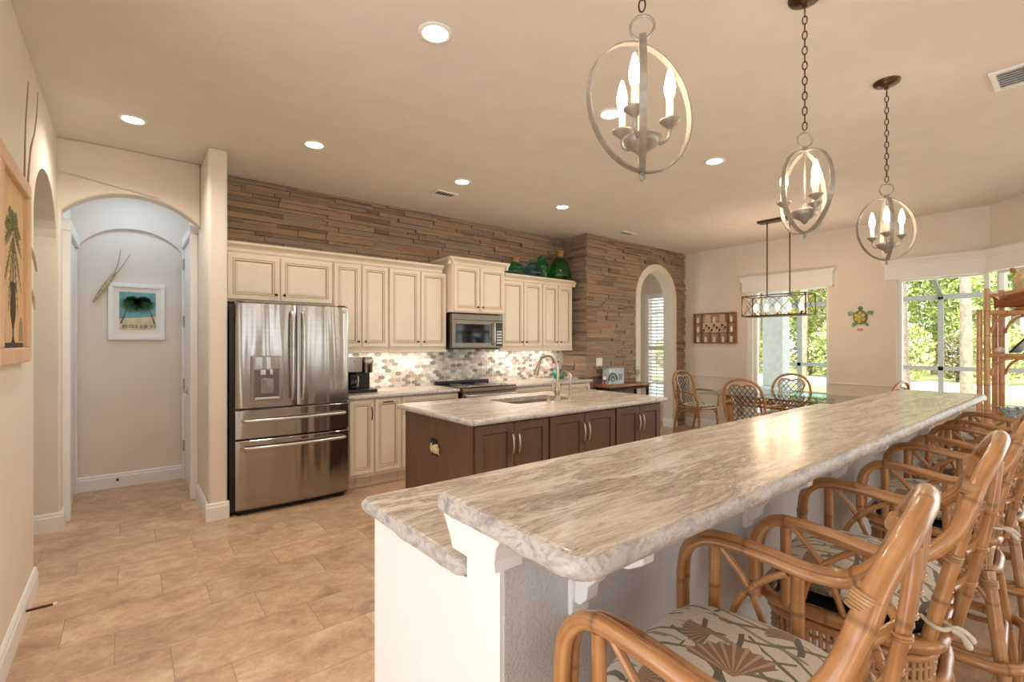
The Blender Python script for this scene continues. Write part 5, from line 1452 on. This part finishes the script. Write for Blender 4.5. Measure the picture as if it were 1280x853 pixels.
MB().lathe([(.028,0),(.032,.004),(.036,.07)],18).build('cup', M['clear'], t); MB().lathe([(.020,.004),(.020,.025),(0,.026)],14).build('tealight', M['plate'], t)

# ================================================================== OUTDOORS
struct(MB().box(WX+.16,-30,-.25,70,60,-.15).build('ground', M['grass']))
struct(MB().box(WX+.16,-8,-.149,16.2,14,-.10).build('ground_patio', M['deck']))
struct(MB().box(20.5,-30,-.149,26,60,-.12).build('ground_sand', plain('pale_sand', rgb(232,214,194), .9, scale=2)))
t = thing('swimming_pool','turquoise swimming pool with pale coping out beyond the dining window','pool',(14,6.4,-.1))
MB().prism(rrect(12.41,3.41,15.59,9.49,.8),-.0975,-.085).build('water', M['water'], t, True)
b = MB(); P = rrect(12.2,3.2,15.8,9.7,.9); Q = rrect(12.42,3.42,15.58,9.48,.8); n = len(P)
vs = [(x,y,-.099) for x,y in P]+[(x,y,-.06) for x,y in P]+[(x,y,-.06) for x,y in Q]+[(x,y,-.099) for x,y in Q]
b.add(vs,[(k*n+i,k*n+(i+1)%n,((k+1)%4)*n+(i+1)%n,((k+1)%4)*n+i) for k in range(4) for i in range(n)]); b.build('coping', M['concrete'], t, True)
t = thing('pool_cage','bronze framed pool screen enclosure seen through the windows','screen enclosure',(16,4,-.1))
xc = 16.0
for y in (-3.5,-.6,2.64,5.9,9.2,12.4): MB().box(xc-.05,y-.05,-.10,xc+.05,y+.05,2.60).build('post', M['cage'], t, True)
for z,h in ((2.60,.06),(.80,.05),(-.05,.04)): MB().box(xc-.05,-5,z-h,xc+.05,14,z+h).build('rail', M['cage'], t, True)
for y in (-.6,2.64,5.9,9.2): MB().tube([(xc,y,2.62),(12.4,y,4.2),(8.2,y,4.3)],.055,6).build('rafter', M['cage'], t, True)
t = thing('lanai_column','pale square patio column with a stone base outside the dining window','column',(9.6,3.95,-.1))
MB().box(9.44,3.77,.62,9.76,4.13,4.0).build('shaft', M['concrete'], t, True, bevel=.01)
MB().box(9.40,3.73,-.10,9.80,4.17,.56).build('base', M['concrete'], t, True, bevel=.01)
MB().box(9.37,3.70,.5605,9.83,4.20,.6195).build('cap', M['concrete'], t, True, bevel=.01)

random.seed(21)
def leaves(n, rx, ry, rz, size, fn=None):
    b = MB(); vs = []; fs = []
    for i in range(n):
        while True:
            p = Vector((random.uniform(-1,1),random.uniform(-1,1),random.uniform(-1,1)))
            if .25 < p.length < 1: break
        p = Vector((p.x*rx,p.y*ry,p.z*rz))
        u = Vector((random.gauss(0,1),random.gauss(0,1),random.gauss(0,1))).normalized(); v = u.orthogonal().normalized()
        s = size*random.uniform(.6,1.3); k = len(vs)
        vs += [p-u*s, p+v*s*.45, p+u*s, p-v*s*.45]; fs.append((k,k+1,k+2,k+3))
    return b.add(vs,fs)
def tree_mesh(h, cr_, mat, crown0, n=900):
    t = thing('tree','','tree',(0,0,-.15),0,'trees beyond the lawn')
    b = MB(); pts = cr([(0,0,0),(.08,.05,h*.3),(-.05,.02,h*.65),(.0,.0,h*.95)],6); b.tube(pts,[(.15 if h > 14 else .19)*(1-.65*i/len(pts)) for i in range(len(pts))],9)
    for i in range(9):
        a = random.uniform(0,2*PI); z = h*random.uniform(crown0,.92); l = cr_*random.uniform(.5,.9)
        b.tube([(0,0,z),(l*.5*math.cos(a),l*.5*math.sin(a),z+.2),(l*math.cos(a),l*math.sin(a),z+.5)],[.06,.045,.015],6)
    b.build('trunk', M['bark'], t)
    c = leaves(n,cr_,cr_,h*(1-crown0)*.55,.13).build('crown', mat, t); c.location = (0,0,h*(crown0+1)/2)
    return t
def bush_mesh(r, h, mat, n=1300):
    t = thing('shrub','','shrub',(0,0,-.15),0,'undergrowth under the trees')
    b = MB()
    for i in range(7):
        a = random.uniform(0,2*PI); b.tube([(0,0,0),(r*.4*math.cos(a),r*.4*math.sin(a),h*.5),(r*.7*math.cos(a),r*.7*math.sin(a),h*.8)],[.04,.025,.01],5)
    b.build('stems', M['bark'], t)
    c = leaves(n,r,r,h*.5,.10).build('foliage', mat, t); c.location = (0,0,h*.52)
    return t
protos = [tree_mesh(15,.95,M['leaf2'],.62,1400),tree_mesh(9.5,1.3,M['leaf2'],.45,2600),tree_mesh(7.0,1.3,M['leaf'],.22,3200),tree_mesh(11,1.2,M['leaf2'],.5,2400)]
bush = [bush_mesh(.92,2.4,M['leaf'],1500),bush_mesh(.9,1.9,M['brush'],1500)]
TK = ['pale pine trunk close behind the pool screen','tall bare-trunked pine','leafy yellow-green tree','high thin-crowned pine']
NEAR = [(18.2,2.46),(22.0,4.6),(22.8,2.2),(19.2,7.0),(22.4,10.1)]
spots = []
k = 0
for x,ys in ((28.5,(1.0,3.9,6.8,9.7,12.6,15.5)),(32,(-.4,2.5,5.4,8.3,11.2,14.1,17,19.9)),(35.5,(1.2,4.1,7,9.9,12.8,15.7,18.6,21.5))):
    for y in ys: spots.append((x+random.uniform(-.2,.2),y+random.uniform(-.12,.12)))
used = set()
rows_ = {0:'front row',1:'middle row',2:'back row'}
ORD = ['first','second','third','fourth','fifth','sixth','seventh','eighth','ninth','tenth','eleventh','twelfth','thirteenth','fourteenth']
for i,(x,y) in enumerate(NEAR):
    l = f'pale bare pine trunk close behind the pool screen, {("second","third","first","fourth","fifth")[i]} from the right'
    if i == 0: o = protos[0]; o.location = (x,y,-.15); o['label'] = l; o['group'] = 'pines behind the pool screen'
    else: dup(protos[0],(x,y,-.15),i*1.3,l,'pines behind the pool screen')
for i,(x,y) in enumerate(spots):
    p = random.choice((1,2,2,3)) if i > 2 else i+1
    row = 0 if i < 6 else 1 if i < 14 else 2
    j = i-(0,6,14)[row]; m_ = (6,8,8)[row]
    l = f'{TK[p]}, {rows_[row]} beyond the lawn, {ORD[j]} from the right'
    if p not in used:
        o = protos[p]; used.add(p); o.location = (x,y,-.15); o['label'] = l; o.rotation_euler = (0,0,random.uniform(0,6))
    else: dup(protos[p],(x,y,-.15),random.uniform(0,6),l)
used = set()
bs = [(25.0+1.3*(i%2),-.2+1.35*i) for i in range(14)]
for i,(x,y) in enumerate(bs):
    p = i % 2; l = ('bright green leafy shrub','dry olive brush clump')[p]+f' at the edge of the woods, {ORD[i]} from the right'
    if p not in used:
        o = bush[p]; used.add(p); o.location = (x,y,-.15); o['label'] = l
    else: dup(bush[p],(x,y,-.15),random.uniform(0,6),l)
